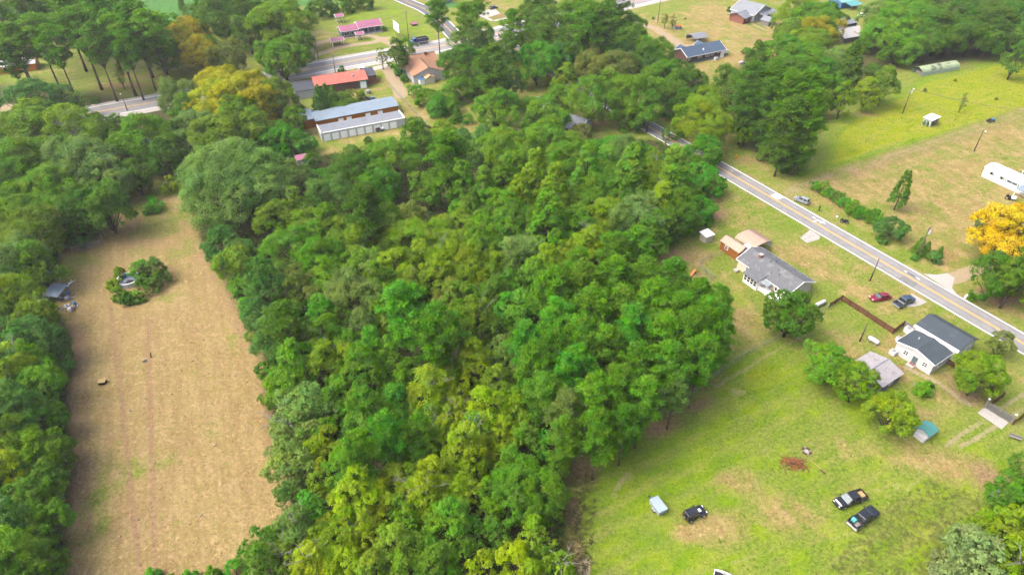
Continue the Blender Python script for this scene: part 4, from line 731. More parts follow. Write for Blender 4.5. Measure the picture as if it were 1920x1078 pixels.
MB().box(-3.1, 3.1, 6.32, 6.36, 1.0, 2.4).build('side_sheet', M['trim'], cp)
# small white shed at the wood's edge
t = thing('garden_shed', 'small cream flat-roofed shed at the wood edge behind the brown shed', 'shed', P(1322,457), 31)
wall_box(t, 0, 2.5, 0, 2.2, 2.0, M['cream']); shed_roof(t, [(-.25, -.25, 2.0), (2.75, -.25, 2.0), (2.75, 2.45, 2.3), (-.25, 2.45, 2.3)], M['trim'], .08); door(t, (0, 2.5, 0, 2.2), 'l', .6, .9, 1.7, 'cream')
# tin-roofed outbuilding among the yard trees
t = thing('outbuilding', 'grey tin-roofed outbuilding under the yard trees by the white house', 'shed', P(1655,723,2.4)-Vector((0, 0, 2.4)), 33)
wall_box(t, 0, 6.4, 0, 7.0, 2.3, M['grey_wood'], .9, 'x'); roof_gable(t, 0, 6.4, 0, 7.0, 2.3, .9, M['old_tin'], .3, 'x', .05, None, M['tin']); door(t, (0, 6.4, 0, 7), 'r', 2.5, 2.2, 2.0, 'dark'); window(t, (0, 6.4, 0, 7), 'f', 2.8, .9, 1, .8)
# teal-roofed pump house
t = thing('pump_house', 'tiny white pump house with teal roof in the lower yard', 'shed', P(1715,812), -57)
wall_box(t, 0, 2.2, 0, 2.5, 1.6, M['white'], .45, 'y'); roof_gable(t, 0, 2.2, 0, 2.5, 1.6, .45, M['teal'], .3, 'y', .08, None); door(t, (0, 2.2, 0, 2.5), 'r', .8, .9, 1.4); MB().box(.2, 2.2, -.9, -.02, 0, .9).build('bin', M['white'], t)
# mobile home
t = thing('mobile_home', 'long white mobile home with pale porch awning at the tan field', 'mobile home', P(1839,331), -62)
wall_box(t, 0, 21, 0, 5.0, 3.1, M['trim'], .55, 'x', .7); MB().box(0, 21, .03, 4.97, 0, .72).build('skirting', M['white'], t); roof_gable(t, 0, 21, 0, 5.0, 3.1, .55, M['trim'], .2, 'x', .07, None)
B = (0, 21, 0, 5)
for u in (2.0, 5.0): window(t, B, 'f', u, 1.7, .8, .9); 
for u in (1.75, 2.9, 4.75, 5.9, 6.5, 10.2): MB().box(u, u+.22, -.07, -.01, 1.6, 2.7).build('shutter', M['dark'], t)
window(t, B, 'f', 7.0, 1.75, 3.0, .8, (2, 1), 'trim', 'sky_glass'); shed_roof(t, [(11, -2.6, 2.3), (18, -2.6, 2.3), (18, 0, 2.9), (11, 0, 2.9)], M['blue_tin'], .07, 'awning')
for u in (11.2, 14.5, 17.8): MB().box(u, u+.1, -2.5, -2.4, 0, 2.3).build('awning_post', M['trim'], t)
vents(t, [(8, 4.2, 3.5)], 'trim', .1, 1.2)
# small white shed in the lush field
t = thing('field_shed', 'small white open-fronted shed standing alone in the lush field', 'shed', P(1728,233), -57)
MB().box(0, .1, 0, 4.2, 0, 2.3).build('wall', M['white'], t); MB().box(0, 2.8, 0, .1, 0, 2.3).build('wall', M['white'], t); MB().box(0, 2.8, 4.1, 4.2, 0, 2.3).build('wall', M['white'], t); shed_roof(t, [(-.3, -.3, 2.35), (3.1, -.3, 2.35), (3.1, 4.6, 2.6), (-.3, 4.6, 2.6)], M['trim'], .08)
for y in (.3, 3.8): MB().box(2.7, 2.8, y, y+.1, 0, 2.4).build('post', M['grey_wood'], t)
# long rounded metal shed by the top right wood
t = thing('hoop_shed', 'long rounded pale green metal shed at the lush field edge', 'shed', P(1727,144), 21)
prof = [(0, 0), (.05, 1.6), (.5, 2.25), (2.3, 2.9), (4.1, 2.25), (4.55, 1.6), (4.6, 0)]
for k in range(6):
    (y0, z0), (y1, z1) = prof[k], prof[k+1]
    for i in range(4):
        MB().hexa([(i*4.8, y0, z0), (i*4.8+4.78, y0, z0), (i*4.8+4.78, y1, z1), (i*4.8, y1, z1), (i*4.8, y0+.05, z0+.05), (i*4.8+4.78, y0+.05, z0+.05), (i*4.8+4.78, y1+.05, z1+.05), (i*4.8, y1+.05, z1+.05)]).build('metal_sheet', M['pale_green'] if k in (0, 5) else M['green_tin'], t)
MB().prism([(y+.02, z) for y, z in prof], 19.0, 19.05, 'x').build('end_wall', M['pale_green'], t); MB().box(1.2, 3.4, .8, 3.8, 0, 1.2).build('stored_crate', M['grey_wood'], t)
# brick house with blue-grey roof
t = thing('brick_house', 'long brown brick house with blue-grey roof and white porch', 'house', P(1287,121), 27)
wall_box(t, 0, 19, 0, 8.5, 3.0, M['brick'], 2.0, 'x', 0); MB().box(3.2, 17, -.06, -.01, 0, .9).build('skirt', M['blue_wall'], t); roof_gable(t, 0, 19, 0, 8.5, 3.0, 2.0, M['blue_shingle'], .5, 'x', .14, M['trim'], M['blue_shingle'])
B = (0, 19, 0, 8.5)
for u, w in ((.6, 1.0), (5.4, 1.9), (9.4, 1.9), (12.4, 1.1), (15.2, 1.2)): window(t, B, 'f', u, 1.5 if u < 14 else 2.0, w, 1.2 if u < 14 else .7, (2 if w > 1.5 else 1, 2), 'trim', 'sky_glass')
vents(t, [(8.8, 1.4, 4.0)], 'trim', .25, .5)
for xx in (2.0, 11.5): wall_box(t, xx, xx+4, 8.4, 10.2, 2.9, M['brick'], 1.2, 'y'); roof_gable(t, xx, xx+4, 6.5, 10.2, 2.9, 1.2, M['blue_shingle'], .35, 'y', .12, M['trim'])
MB().box(17.6, 21.8, .6, 4.0, .9, 1.05).build('porch_deck', M['trim'], t); MB().box(19.05, 21.8, .6, .7, 1.0, 2.1).build('porch_rail', M['trim'], t); MB().box(21.7, 21.8, .6, 4.0, 1.0, 2.1).build('porch_rail', M['trim'], t); MB().box(16.9, 18.6, -.5, -.1, 0, 2.6).build('porch_screen', M['trim'], t)
unit_box('air_conditioner', 'white air conditioner at the back wall of the brick house', 'air conditioner', (1342,113), (1.4, 1.2, 1.1), ang=27)
t = thing('carport', 'pale metal carport behind the blue-roofed brick house', 'carport', P(1302,84), 27)
roof_gable(t, 0, 7, 0, 6, 2.3, .9, M['tin'], .2, 'x', .05)
for x in (.1, 3.5, 6.9):
    for y in (.1, 5.9): MB().box(x-.05, x+.05, y-.05, y+.05, 0, 2.4).build('post', M['steel'], t)
MB().box(.1, 6.9, 5.9, 5.95, .6, 2.3).build('side_sheet', M['tin'], t)
# white house with grey roof at the top
t = thing('farm_house', 'white and brick farmhouse with pale grey gabled roof beyond the garden rows', 'house', P(1424,45), 42)
wall_box(t, -1, 13, 3, 15, 3.4, M['white'], 3.0, 'y'); roof_gable(t, -1, 13, 3, 15, 3.4, 3.0, M['tin'], .5, 'y', .12, M['trim']); wall_box(t, -6.5, -1.02, 4.5, 12, 3.0, M['red_brick'], 1.3, 'x'); roof_gable(t, -6.5, -1.02, 4.5, 12, 3.0, 1.3, M['tin'], .9, 'x', .12)
for u in (1.0, 3.4, 6, 9): window(t, (-1, 13, 3, 15), 'f', u, 1.2, 1.0, 1.4, (1, 2))
window(t, (-6.5, -1, 4.5, 12), 'f', 2, 1.2, 1.1, 1.3, (1, 2)); shed_roof(t, [(2, -.2, 2.9), (13.3, -.2, 2.9), (13.3, 3, 3.7), (2, 3, 3.7)], M['tin'], .1, 'porch_roof'); 
for u in (2.2, 5.8, 9.4, 12.8): MB().box(u, u+.15, 0, .15, 0, 2.9).build('porch_post', M['trim'], t)
t = thing('wash_house', 'grey wooden wash house in front of the farmhouse', 'shed', P(1429,48), 42)
wall_box(t, 0, 6, -3, 1.2, 2.3, M['grey_wood'], 1.1, 'y'); roof_gable(t, 0, 6, -3, 1.2, 2.3, 1.1, M['tin'], .4, 'y', .08); window(t, (0, 6, -3, 1.2), 'f', 2, 1, 1, .9)
t = thing('teal_barn', 'teal-roofed barn with an open lean-to at the top edge', 'barn', P(1590,20), 30)
wall_box(t, -2, 7, 3, 10, 3.0, M['blue_p'], 1.4, 'x'); roof_gable(t, -2, 7, 3, 10, 3.0, 1.4, mat('mint_roof', (.2, .5, .42), .6, .1), .3, 'x', .1); shed_roof(t, [(0, -1.4, 2.1), (8, -1.4, 2.1), (8, 2.8, 2.9), (0, 2.8, 2.9)], mat('teal_metal_roof', (.1, .34, .36), .5, .1, 2, stripe=('X', 4)), .07, 'lean_to_roof')
for x in (.2, 4, 7.8): MB().box(x, x+.15, -1.2, -1.05, 0, 2.1).build('post', M['grey_wood'], t)
t = thing('rusty_barn', 'old barn with white and rust streaked tin roof among trees', 'barn', P(1580,83), 24)
wall_box(t, 0, 11, 0, 8, 2.6, M['grey_wood'], 2.4, 'x'); roof_gable(t, 0, 11, 0, 8, 2.6, 2.4, M['rust_tin'], .5, 'x', .06); door(t, (0, 11, 0, 8), 'r', 2.5, 2.6, 2.3, 'dark')
t = thing('small_barn', 'pale tin roofed lean-to behind the rusty barn', 'shed', P(1585,58), 24); wall_box(t, 0, 6, 0, 5, 2.8, M['grey_wood']); shed_roof(t, [(-.3, -.3, 2.8), (6.3, -.3, 2.8), (6.3, 5.3, 3.8), (-.3, 5.3, 3.8)], M['tin'], .07)
# storage rows
t = thing('storage_row', 'long white storage row with roll-up doors and flat grey roof', 'storage building', P(605,266), 24.5)
wall_box(t, 0, 27.6, 0, 6, 2.9, M['white']); shed_roof(t, [(.15, .15, 2.92), (27.45, .15, 2.92), (27.45, 5.85, 3.1), (.15, 5.85, 3.1)], M['tin'], .05)
MB().box(-.12, .14, -.12, 6.12, 2.6, 3.3).build('end_trim', M['trim'], t); MB().box(27.46, 27.72, -.12, 6.12, 2.6, 3.3).build('end_trim', M['trim'], t); MB().box(.15, 27.45, -.13, .14, 2.75, 3.02).build('gutter', M['trim'], t)
for i in range(9): door(t, (0, 27.6, 0, 6), 'f', .6+i*2.75, 2.15, 2.25, 'lamp', 0, 'roll_up_door')
t = thing('storage_row', 'long orange-walled storage row with blue-grey metal roof', 'storage building', P(596,243), 26)
wall_box(t, 0, 28, 0, 8, 3.0, M['orange'], .9, 'x'); roof_gable(t, 0, 28, 0, 8, 3.0, .9, M['blue_tin'], .35, 'x', .08); MB().box(-4, 0, 2, 8.2, 0, 3.0).build('wall', M['orange'], t); shed_roof(t, [(-4.3, 1.8, 3.0), (.2, 1.8, 3.0), (.2, 8.4, 3.9), (-4.3, 8.4, 3.9)], M['blue_tin'], .08, 'roof_slope')
for u in (7.2, 10, 16.5, 20.8): door(t, (0, 28, 0, 8), 'f', u, 1.7, 2.3, 'lamp', 0, 'roll_up_door')
# red-roofed shop with dark flat annexes
t = thing('red_roofed_shop', 'long shop with faded red metal roof beside the highway', 'shop', P(600,177), 21)
wall_box(t, -1, 17.6, 0, 9.6, 3.2, M['brick'], 1.3, 'x'); MB().box(14.4, 17.6, -.04, -.002, 0, 3.0).build('green_cladding', M['green_wall'], t); roof_gable(t, -1, 17.6, 0, 9.6, 3.2, 1.3, M['red_tin'], .5, 'x', .08, None); door(t, (-1, 17.6, 0, 9.6), 'f', 16.0, 2.2, 2.5, 'lamp', 0, 'roll_up_door'); vents(t, [(13, 2.5, 4.0)], 'chrome', .4, .7)
MB().box(18.0, 21.6, 2.5, 10, 0, 3.2).build('side_annex', M['red_brick'], t); shed_roof(t, [(17.98, 2.3, 3.2), (21.8, 2.3, 3.2), (21.8, 10.2, 3.5), (17.98, 10.2, 3.5)], M['tar'], .1, 'annex_roof')
MB().box(-8.6, -1.5, -2, 6.2, 0, 3.0).build('side_annex', M['white'], t); shed_roof(t, [(-8.8, -2.2, 3.0), (-1.52, -2.2, 3.0), (-1.52, 6.4, 3.2), (-8.8, 6.4, 3.2)], M['tar'], .1, 'annex_roof')
# brown-roofed house
t = thing('brown_roofed_house', 'white house with brown shingle roof and two chimneys by the highway', 'house', P(776,158), 24)
wall_box(t, 0, 12.5, 0, 10, 3.0, M['white'], 2.4, 'y'); roof_gable(t, 0, 12.5, 0, 10, 3.0, 2.4, M['brown_shingle'], .4, 'y', .12, None, M['dark']); wall_box(t, -1.5, 13, 10.02, 18.5, 3.2, M['white'], 2.4, 'x'); roof_gable(t, -1.5, 13, 10.02, 18.5, 3.2, 2.4, M['brown_shingle'], .5, 'x', .12, None, M['dark'])
chimney(t, 1.5, 13, 5.0, .9, 1.1); chimney(t, 9.5, 13.6, 5.2, .9, 1.3); window(t, (0, 12.5, 0, 10), 'l', 3, 1.2, 1, 1.3, (1, 2)); window(t, (0, 12.5, 0, 10), 'l', 6.5, 1.2, 1, 1.3, (1, 2)); window(t, (0, 12.5, 0, 10), 'f', 3, 1.2, 1, 1.3)
t = thing('garden_shed', 'small cream shed with orange-tan roof behind the brown-roofed house', 'shed', P(799,159), 24); wall_box(t, 0, 3.6, 0, 3, 2.3, M['cream'], .8, 'y'); roof_gable(t, 0, 3.6, 0, 3, 2.3, .8, mat('apricot_roof', (.6, .36, .18), .6, .1), .2, 'y', .06); MB().slab([(-2.4, .2, 2.0), (-.2, .2, 2.2), (-.2, 2.8, 2.2), (-2.4, 2.8, 2.0)], .05).build('blue_tarp', M['blue_p'], t); MB().box(-2.2, -.3, .4, 2.6, 0, 1.9).build('covered_stack', M['trim'], t)
# purple-roofed stand and its shelters
t = thing('market_stand', 'blue-walled stand with two purple metal roofs across the highway', 'stand', P(648,71), 26)
wall_box(t, -1.5, 5.8, 0, 6, 2.8, M['blue_wall'], 1.3, 'x'); roof_gable(t, -1.5, 5.8, 0, 6, 2.8, 1.3, M['purple_tin'], .4, 'x', .08, M['trim']); wall_box(t, 7.0, 16.5, 3, 8, 3.0, M['blue_wall'], 1.4, 'x'); roof_gable(t, 6.6, 16.8, .6, 8, 3.0, 1.6, M['purple_tin'], .4, 'x', .08, M['trim'])
for x in (7.2, 10.4, 13.5, 16.6): MB().box(x, x+.16, .7, .86, 0, 3.1).build('post', M['trim'], t)
window(t, (-1.5, 5.8, 0, 6), 'f', 1.2, .8, 2.2, 1.3, (2, 1)); window(t, (-1.5, 5.8, 0, 6), 'f', 4.2, .8, 1.2, 1.3); door(t, (7, 16.5, 3, 8), 'f', 3, 1.2, 2.1, 'dark'); MB().box(6.6, 16.9, -.4, 2.9, .02, .12).build('porch_slab', M['concrete'], t)
def shelter(label, at, w, d, hgt, tables=True):
    t = thing('picnic_shelter', label, 'shelter', P(*at), 26, 'purple-roofed picnic shelters'); roof_gable(t, 0, w, 0, d, hgt, .7, M['purple_tin'], .3, 'x', .06, M['trim'])
    for x in (.1, w-.1):
        for y in (.1, d-.1): MB().box(x-.07, x+.07, y-.07, y+.07, 0, hgt+.05).build('post', M['trim'], t)
    MB().box(w*.2, w*.8, d*.35, d*.65, .7, .78).build('table_top', M['grey_wood'], t); MB().box(w*.25, w*.3, d*.4, d*.6, 0, .7).build('table_leg', M['grey_wood'], t); MB().box(w*.7, w*.75, d*.4, d*.6, 0, .7).build('table_leg', M['grey_wood'], t)
shelter('purple-roofed picnic shelter on the grass island by the highway', (624,89), 5, 4, 2.4); shelter('small pinkish-roofed shelter in front of the purple-roofed stand', (670,77), 3, 2.6, 2.6); shelter('tall small purple-roofed shelter behind the stand', (632,45), 3.2, 3, 3.0)
t = thing('well_cover', 'low purple-roofed box on the grass by the crossroads', 'well', P(773,50), 26); MB().box(0, 2.2, 0, 1.8, 0, .9).build('base', M['dark'], t); roof_gable(t, 0, 2.2, 0, 1.8, .9, .6, M['purple_tin'], .25, 'x', .06)
# billboard
t = thing('billboard', 'large blank white billboard on posts beside the highway', 'billboard', P(745,70), 0); t.rotation_euler.z = math.radians(-62)
MB().box(-3.4, 3.4, -.12, .12, 2.6, 6.2).build('panel', M['trim'], t); MB().box(-3.5, 3.5, .13, .2, 2.5, 6.3).build('backing_frame', M['grey_wood'], t)
for x in (-2.6, 0, 2.6): MB().box(x-.12, x+.12, .21, .42, 0, 6.0).build('post', M['grey_wood'], t)
# houses half hidden by trees
t = thing('hidden_house', 'grey-roofed pale house half hidden by trees near the side road', 'house', P(1020,243), -30)
wall_box(t, 0, 13, 0, 9, 2.9, mat('pale_blue_siding', (.4, .5, .53), .7, .1), 1.8, 'x'); roof_gable(t, 0, 13, 0, 9, 2.9, 1.8, M['tin'], .4, 'x', .12, M['trim']); window(t, (0, 13, 0, 9), 'f', 3, 1.1, 1.2, 1.2); window(t, (0, 13, 0, 9), 'f', 8, 1.1, 1.2, 1.2); door(t, (0, 13, 0, 9), 'f', 5.5)
t = thing('garage', 'small grey-roofed garage between trees above the hidden house', 'garage', P(1002,205), -20); wall_box(t, 0, 6, 0, 5, 2.4, M['white'], 1.0, 'x'); roof_gable(t, 0, 6, 0, 5, 2.4, 1.0, M['blue_tin'], .3, 'x', .08); door(t, (0, 6, 0, 5), 'f', 1.5, 2.6, 2.1, 'trim')
t = thing('small_shed', 'small white shed with purple roof below the storage rows', 'shed', P(559,313), 24); wall_box(t, 0, 3, 0, 3, 2.2, M['white'], .8, 'x'); roof_gable(t, 0, 3, 0, 3, 2.2, .8, M['purple_tin'], .3, 'x', .07); door(t, (0, 3, 0, 3), 'f', 1, .9, 1.8, 'trim')
t = thing('pale_house', 'long pale roofed building behind the tall pines at the left', 'house', P(10,139), 20); wall_box(t, -6, 11, 0, 7, 2.9, M['orange_p'], 1.4, 'x'); roof_gable(t, -6, 11, 0, 7, 2.9, 1.4, M['rust_tin'], .5, 'x', .1); window(t, (-6, 11, 0, 7), 'f', 12, 1, 2.4, 1.3, (2, 1), 'trim', 'sky_glass'); window(t, (-6, 11, 0, 7), 'f', 6, 1, 1.4, 1.3)
t = thing('blue_house', 'pale blue house at the top behind the crossroads pines', 'house', P(818,10), 30); wall_box(t, 0, 8, 0, 7, 3, M['blue_wall'], 1.8, 'x'); roof_gable(t, 0, 8, 0, 7, 3, 1.8, M['tin'], .4, 'x', .1, M['trim']); window(t, (0, 8, 0, 7), 'f', 1.5, 1, 1.3, 1.4); window(t, (0, 8, 0, 7), 'f', 5, 1, 1.3, 1.4)
t = thing('hidden_shed', 'blue-grey roofed shed glimpsed through trees left of centre', 'shed', P(255,290), 20); wall_box(t, 0, 6, 0, 5, 2.4, M['white'], .9, 'x'); roof_gable(t, 0, 6, 0, 5, 2.4, .9, M['blue_tin'], .3, 'x', .08)
t = thing('metal_lean_to', 'lean-to with blue-grey sheet roof beside the junk at the field edge', 'lean-to', P(90,566), -6)
shed_roof(t, [(-.6, 0, 1.9), (3.4, -.4, 1.9), (3.5, 3.6, 2.4), (-.5, 4.0, 2.4)], M['blue_tin'], .05)
for x, y in ((-.3, .3), (3.1, .1), (-.3, 3.6), (3.2, 3.3)): MB().box(x, x+.1, y, y+.1, 0, 1.98).build('post', M['grey_wood'], t)

# ------------------------------------------------------------------ vehicles
def paint(name, col, rough=.3): return mat(name, col, rough, .04, 2, spec=.5)
def wheel(root, x, y, r=.36, w=.24):
    o = MB().tube([(x, y-w/2, r), (x, y+w/2, r)], r, 14).build('wheel', M['black'], root); s = 1 if y > 0 else -1
    MB().tube([(x, y+s*(w/2-.02), r), (x, y+s*(w/2+.015), r)], r*.6, 10).build('rim', M['chrome'], o); return o
def loft(sections):
    """sections: (x, z0, z1, half width low, half width high)"""
    mb = MB()
    for x, z0, z1, a, b in sections: mb.v += [(x, -a, z0), (x, a, z0), (x, a*1.02, (z0+z1)*.5), (x, b, z1), (x, -b, z1), (x, -a*1.02, (z0+z1)*.5)]
    for i in range(len(sections)-1):
        for k in range(6): j = (k+1) % 6; mb.f.append((i*6+k, (i+1)*6+k, (i+1)*6+j, i*6+j))
    mb.f.append((0, 1, 2, 3, 4, 5)); n = (len(sections)-1)*6; mb.f.append(tuple(n+k for k in reversed(range(6)))); return mb
def vehicle(name, label, cat, at, ang, L, W, style, pm, roof_m=None, group=None):
    t = thing(name, label, cat, P(*at), ang, group); h = W/2; wr = .34 if style == 'sedan' else .4
    if style == 'sedan':
        body = [(-.5*L, .35, .82, h*.8, h*.72), (-.47*L, .3, .95, h*.95, h*.85), (-.28*L, .25, 1.0, h, h*.92), (.18*L, .25, .98, h, h*.92), (.42*L, .27, .82, h*.97, h*.86), (.5*L, .35, .68, h*.8, h*.7)]; belt = 1.0; cb = (-.4*L, .22*L, -.24*L, .02*L, 1.45)
    elif style == 'suv':
        body = [(-.5*L, .4, 1.0, h*.86, h*.82), (-.47*L, .35, 1.1, h*.97, h*.9), (.18*L, .3, 1.1, h, h*.92), (.43*L, .32, .98, h*.97, h*.85), (.5*L, .4, .8, h*.82, h*.74)]; belt = 1.1; cb = (-.48*L, .24*L, -.42*L, .05*L, 1.68)
    elif style == 'jeep':
        body = [(-.47*L, .5, 1.1, h*.8, h*.8), (.12*L, .5, 1.1, h*.8, h*.8), (.14*L, .5, 1.12, h*.74, h*.7), (.45*L, .55, 1.02, h*.62, h*.58)]; belt = 1.1; cb = (-.46*L, .14*L, -.44*L, .06*L, 1.82)
    else:
        body = [(-.2*L, .45, 1.1, h, h*.93), (.2*L, .42, 1.12, h, h*.93), (.42*L, .42, 1.08, h*.98, h*.88), (.5*L, .5, .92, h*.84, h*.76)]; belt = 1.12; cb = (-.21*L, .25*L, -.175*L, .1*L, 1.86)
    loft(body).build('body', pm, t, bevel=.05)
    x0, x1, r0, r1, zr = cb; hb = h*.9 if style != 'jeep' else h*.78; ht = h*.74 if style != 'jeep' else h*.74
    cab = MB(); cab.hexa([(x0, -hb, belt-.02), (x1, -hb, belt-.02), (x1, hb, belt-.02), (x0, hb, belt-.02), (r0, -ht, zr), (r1, -ht, zr), (r1, ht, zr), (r0, ht, zr)]); cab.build('cabin', M['glass'], t, bevel=.04)
    MB().hexa([(r0-.08, -ht-.03, zr-.03), (r1+.06, -ht-.03, zr-.03), (r1+.06, ht+.03, zr-.03), (r0-.08, ht+.03, zr-.03), (r0, -ht+.06, zr+.05), (r1, -ht+.06, zr+.05), (r1, ht-.06, zr+.05), (r0, ht-.06, zr+.05)]).build('roof', roof_m or pm, t, bevel=.03)
    for s in (-1, 1):
        for f0, f1 in ((0.0, .07), (.46, .53), (.94, 1.0)):
            a0, a1 = x0+(x1-x0)*f0, x0+(x1-x0)*f1; b0, b1 = r0+(r1-r0)*f0, r0+(r1-r0)*f1
            MB().hexa([(a0, s*hb-.02, belt-.03), (a1, s*hb-.02, belt-.03), (a1, s*hb+.02, belt-.03), (a0, s*hb+.02, belt-.03), (b0, s*ht-.02, zr), (b1, s*ht-.02, zr), (b1, s*ht+.03, zr), (b0, s*ht+.03, zr)]).build('pillar', pm, t)
        MB().box(x1-.25, x1-.05, s*(h+.02), s*(h+.2), belt+.02, belt+.18).build('mirror', pm, t)
    MB().hexa([(x1+.015, -hb*.9, belt+.02), (x1+.03, -hb*.9, belt+.02), (x1+.03, hb*.9, belt+.02), (x1+.015, hb*.9, belt+.02), (r1+.05, -ht*.92, zr-.06), (r1+.08, -ht*.92, zr-.06), (r1+.08, ht*.92, zr-.06), (r1+.05, ht*.92, zr-.06)]).build('windscreen', M['sky_glass'], t)
    if style == 'pickup':
        b0, b1 = -.5*L, -.215*L
        MB().box(b0, b1, -h*.95, h*.95, .5, .72).build('bed_floor', M['dark'], t)
        for s in (-1, 1): MB().box(b0, b1, s*h*.97-.06, s*h*.97+.06, .5, 1.12).build('bed_side', pm, t, bevel=.03)
        MB().box(b0-.06, b0+.02, -h*.9, h*.9, .55, 1.1).build('tailgate', pm, t); MB().box(b0-.22, b0-.06, -h*.95, h*.95, .45, .62).build('rear_bumper', M['chrome'], t)
        MB().box(b1-.36, b1-.06, -h*.9, h*.9, .9, 1.16).build('tool_box', M['steel'] if 'blue' in label else M['dark'], t)
    for s in (-1, 1):
        MB().box(.475*L, .5*L+.01, s*h*.62-.16, s*h*.62+.16, .7, .84).build('headlight', M['lamp'], t); MB().box(-.5*L-.03, -.49*L, s*h*.74-.1, s*h*.74+.1, .72, .92).build('tail_lamp', M['lamp_red'], t)
        for x in ((-.31*L, .32*L)): wheel(t, x, s*(h-.1), wr if style != 'jeep' else .42)
    MB().box(.49*L, .52*L, -h*.8, h*.8, .4, .58).build('front_bumper', M['dark'] if style != 'sedan' else pm, t)
    return t
blk = paint('black_car_paint', (.02, .024, .03), .22)
v = vehicle('pickup_truck', 'black pickup parked on the lawn with a tan load in its bed', 'pickup', (1592,940), 0, 5.7, 2.0, 'pickup', blk); d = P(1566,944)-P(1615,926); v.rotation_euler.z = math.atan2(d.y, d.x)
MB().box(-2.6, -1.75, -.5, .6, .75, 1.2).build('load_box', M['straw'], v, bevel=.05); MB().box(2.45, 2.7, -.7, .7, 1.05, 1.08).build('hood_reflection', M['lamp'], v)  # thin white plate on the hood, a painted-in reflection near the grille
v = vehicle('pickup_truck', 'black pickup on the lawn with cluttered open bed, parked nearer', 'pickup', (1617,974), 0, 5.9, 2.05, 'pickup', blk); d = P(1640,955)-P(1597,985); v.rotation_euler.z = math.atan2(d.y, d.x)
MB().box(-2.3, -1.75, .1, .8, .75, 1.3).build('load_cooler', mat('cyan_lid', (.1, .5, .52), .4, .1), v, bevel=.04); MB().box(-2.7, -1.8, -.7, -.1, .75, 1.05).build('load_box', M['grey_wood'], v)
v = vehicle('jeep', 'small black off-road jeep with spare wheel on the lawn', 'jeep', (1301,967), 0, 4.0, 1.85, 'jeep', blk); d = P(1318,957)-P(1284,972); v.rotation_euler.z = math.atan2(d.y, d.x)
sp = MB().tube([(-2.12, 0, 1.0), (-1.9, 0, 1.0)], .38, 14).build('spare_wheel', M['black'], v); MB().tube([(-2.14, 0, 1.0), (-2.1, 0, 1.0)], .2, 10).build('rim', M['chrome'], sp)
MB().box(.6, 1.1, -.3, .3, 1.14, 1.17).build('hood_scoop', M['lamp'], v)
for s in (-1, 1):
    for x in (-1.25, 1.28): MB().box(x-.5, x+.5, s*.72-.2, s*.72+.24, .86, .93).build('fender', blk, v, bevel=.04)
v = vehicle('sedan', 'red sedan parked on the grass between the houses', 'car', (1649,561), 0, 4.9, 1.85, 'sedan', paint('red_car_paint', (.2, .013, .03))); d = P(1665,557)-P(1633,562); v.rotation_euler.z = math.atan2(d.y, d.x)+math.pi
v = vehicle('pickup_truck', 'dark blue pickup parked at the concrete apron by the road', 'pickup', (1694,569), 0, 5.6, 2.0, 'pickup', paint('blue_car_paint', (.035, .06, .11))); d = P(1707,561)-P(1682,573); v.rotation_euler.z = math.atan2(d.y, d.x)
v = vehicle('hatchback', 'silver hatchback pulled over on the road verge', 'car', (1502,379), 0, 4.2, 1.74, 'suv', paint('silver_car_paint', (.24, .27, .31), .35)); d = P(1488,372)-P(1516,384); v.rotation_euler.z = math.atan2(d.y, d.x)
vehicle('sedan', 'dark car parked at the gravel lot beyond the highway', 'car', (925,17), 40, 4.7, 1.85, 'sedan', paint('grey_car_paint', (.06, .065, .075)))
vehicle('sedan', 'white car parked near the teal barn at top', 'car', (1617,32), 20, 4.8, 1.9, 'suv', paint('white_car_paint', (.62, .64, .66)))
vehicle('hatchback', 'pale car parked under trees left of the sheds', 'car', (206,279), 60, 4.4, 1.8, 'suv', MATS['white_car_paint'])
vehicle('sedan', 'pale car half hidden under trees by the brown-roofed house', 'car', (822,140), 10, 4.6, 1.85, 'sedan', MATS['silver_car_paint'])
vehicle('sedan', 'white car seen between the tree tops beside the brick house yard', 'car', (1393,141), 60, 4.8, 1.9, 'suv', MATS['white_car_paint'])
vehicle('sedan', 'white car parked at the end of the red-roofed shop', 'car', (683,134), 25, 4.6, 1.9, 'suv', MATS['white_car_paint'])
# blue dump truck on the highway
t = thing('dump_truck', 'blue dump truck driving along the highway', 'truck', P(784,84), 0); d = P(767,86)-P(800,80); t.rotation_euler.z = math.atan2(d.y, d.x)
tb = paint('blue_truck_paint', (.05, .14, .36)); tn = paint('navy_truck_paint', (.02, .03, .11))
MB().hexa([(2.6, -.85, .9), (4.3, -.8, .9), (4.3, .8, .9), (2.6, .85, .9), (2.6, -.85, 2.0), (4.2, -.7, 1.75), (4.2, .7, 1.75), (2.6, .85, 2.0)]).build('hood', tb, t, bevel=.06)
MB().box(.9, 2.6, -1.15, 1.15, .9, 2.1).build('cab', tb, t, bevel=.05); MB().hexa([(.95, -1.1, 2.08), (2.6, -1.1, 2.08), (2.6, 1.1, 2.08), (.95, 1.1, 2.08), (1.0, -1.0, 2.8), (2.2, -1.0, 2.8), (2.2, 1.0, 2.8), (1.0, 1.0, 2.8)]).build('cab_glass', M['glass'], t); MB().box(.9, 2.35, -1.08, 1.08, 2.8, 2.95).build('cab_roof', tb, t, bevel=.04)
MB().box(-4.4, .7, -1.2, 1.2, 1.1, 1.25).build('bed_floor', M['dark'], t)
for s in (-1, 1): MB().box(-4.4, .75, s*1.22-.05, s*1.22+.05, 1.1, 2.7).build('bed_side', tn, t); MB().box(-4.3, .7, s*1.29-.02, s*1.29+.02, 1.15, 1.32).build('bed_stripe', M['trim'], t)
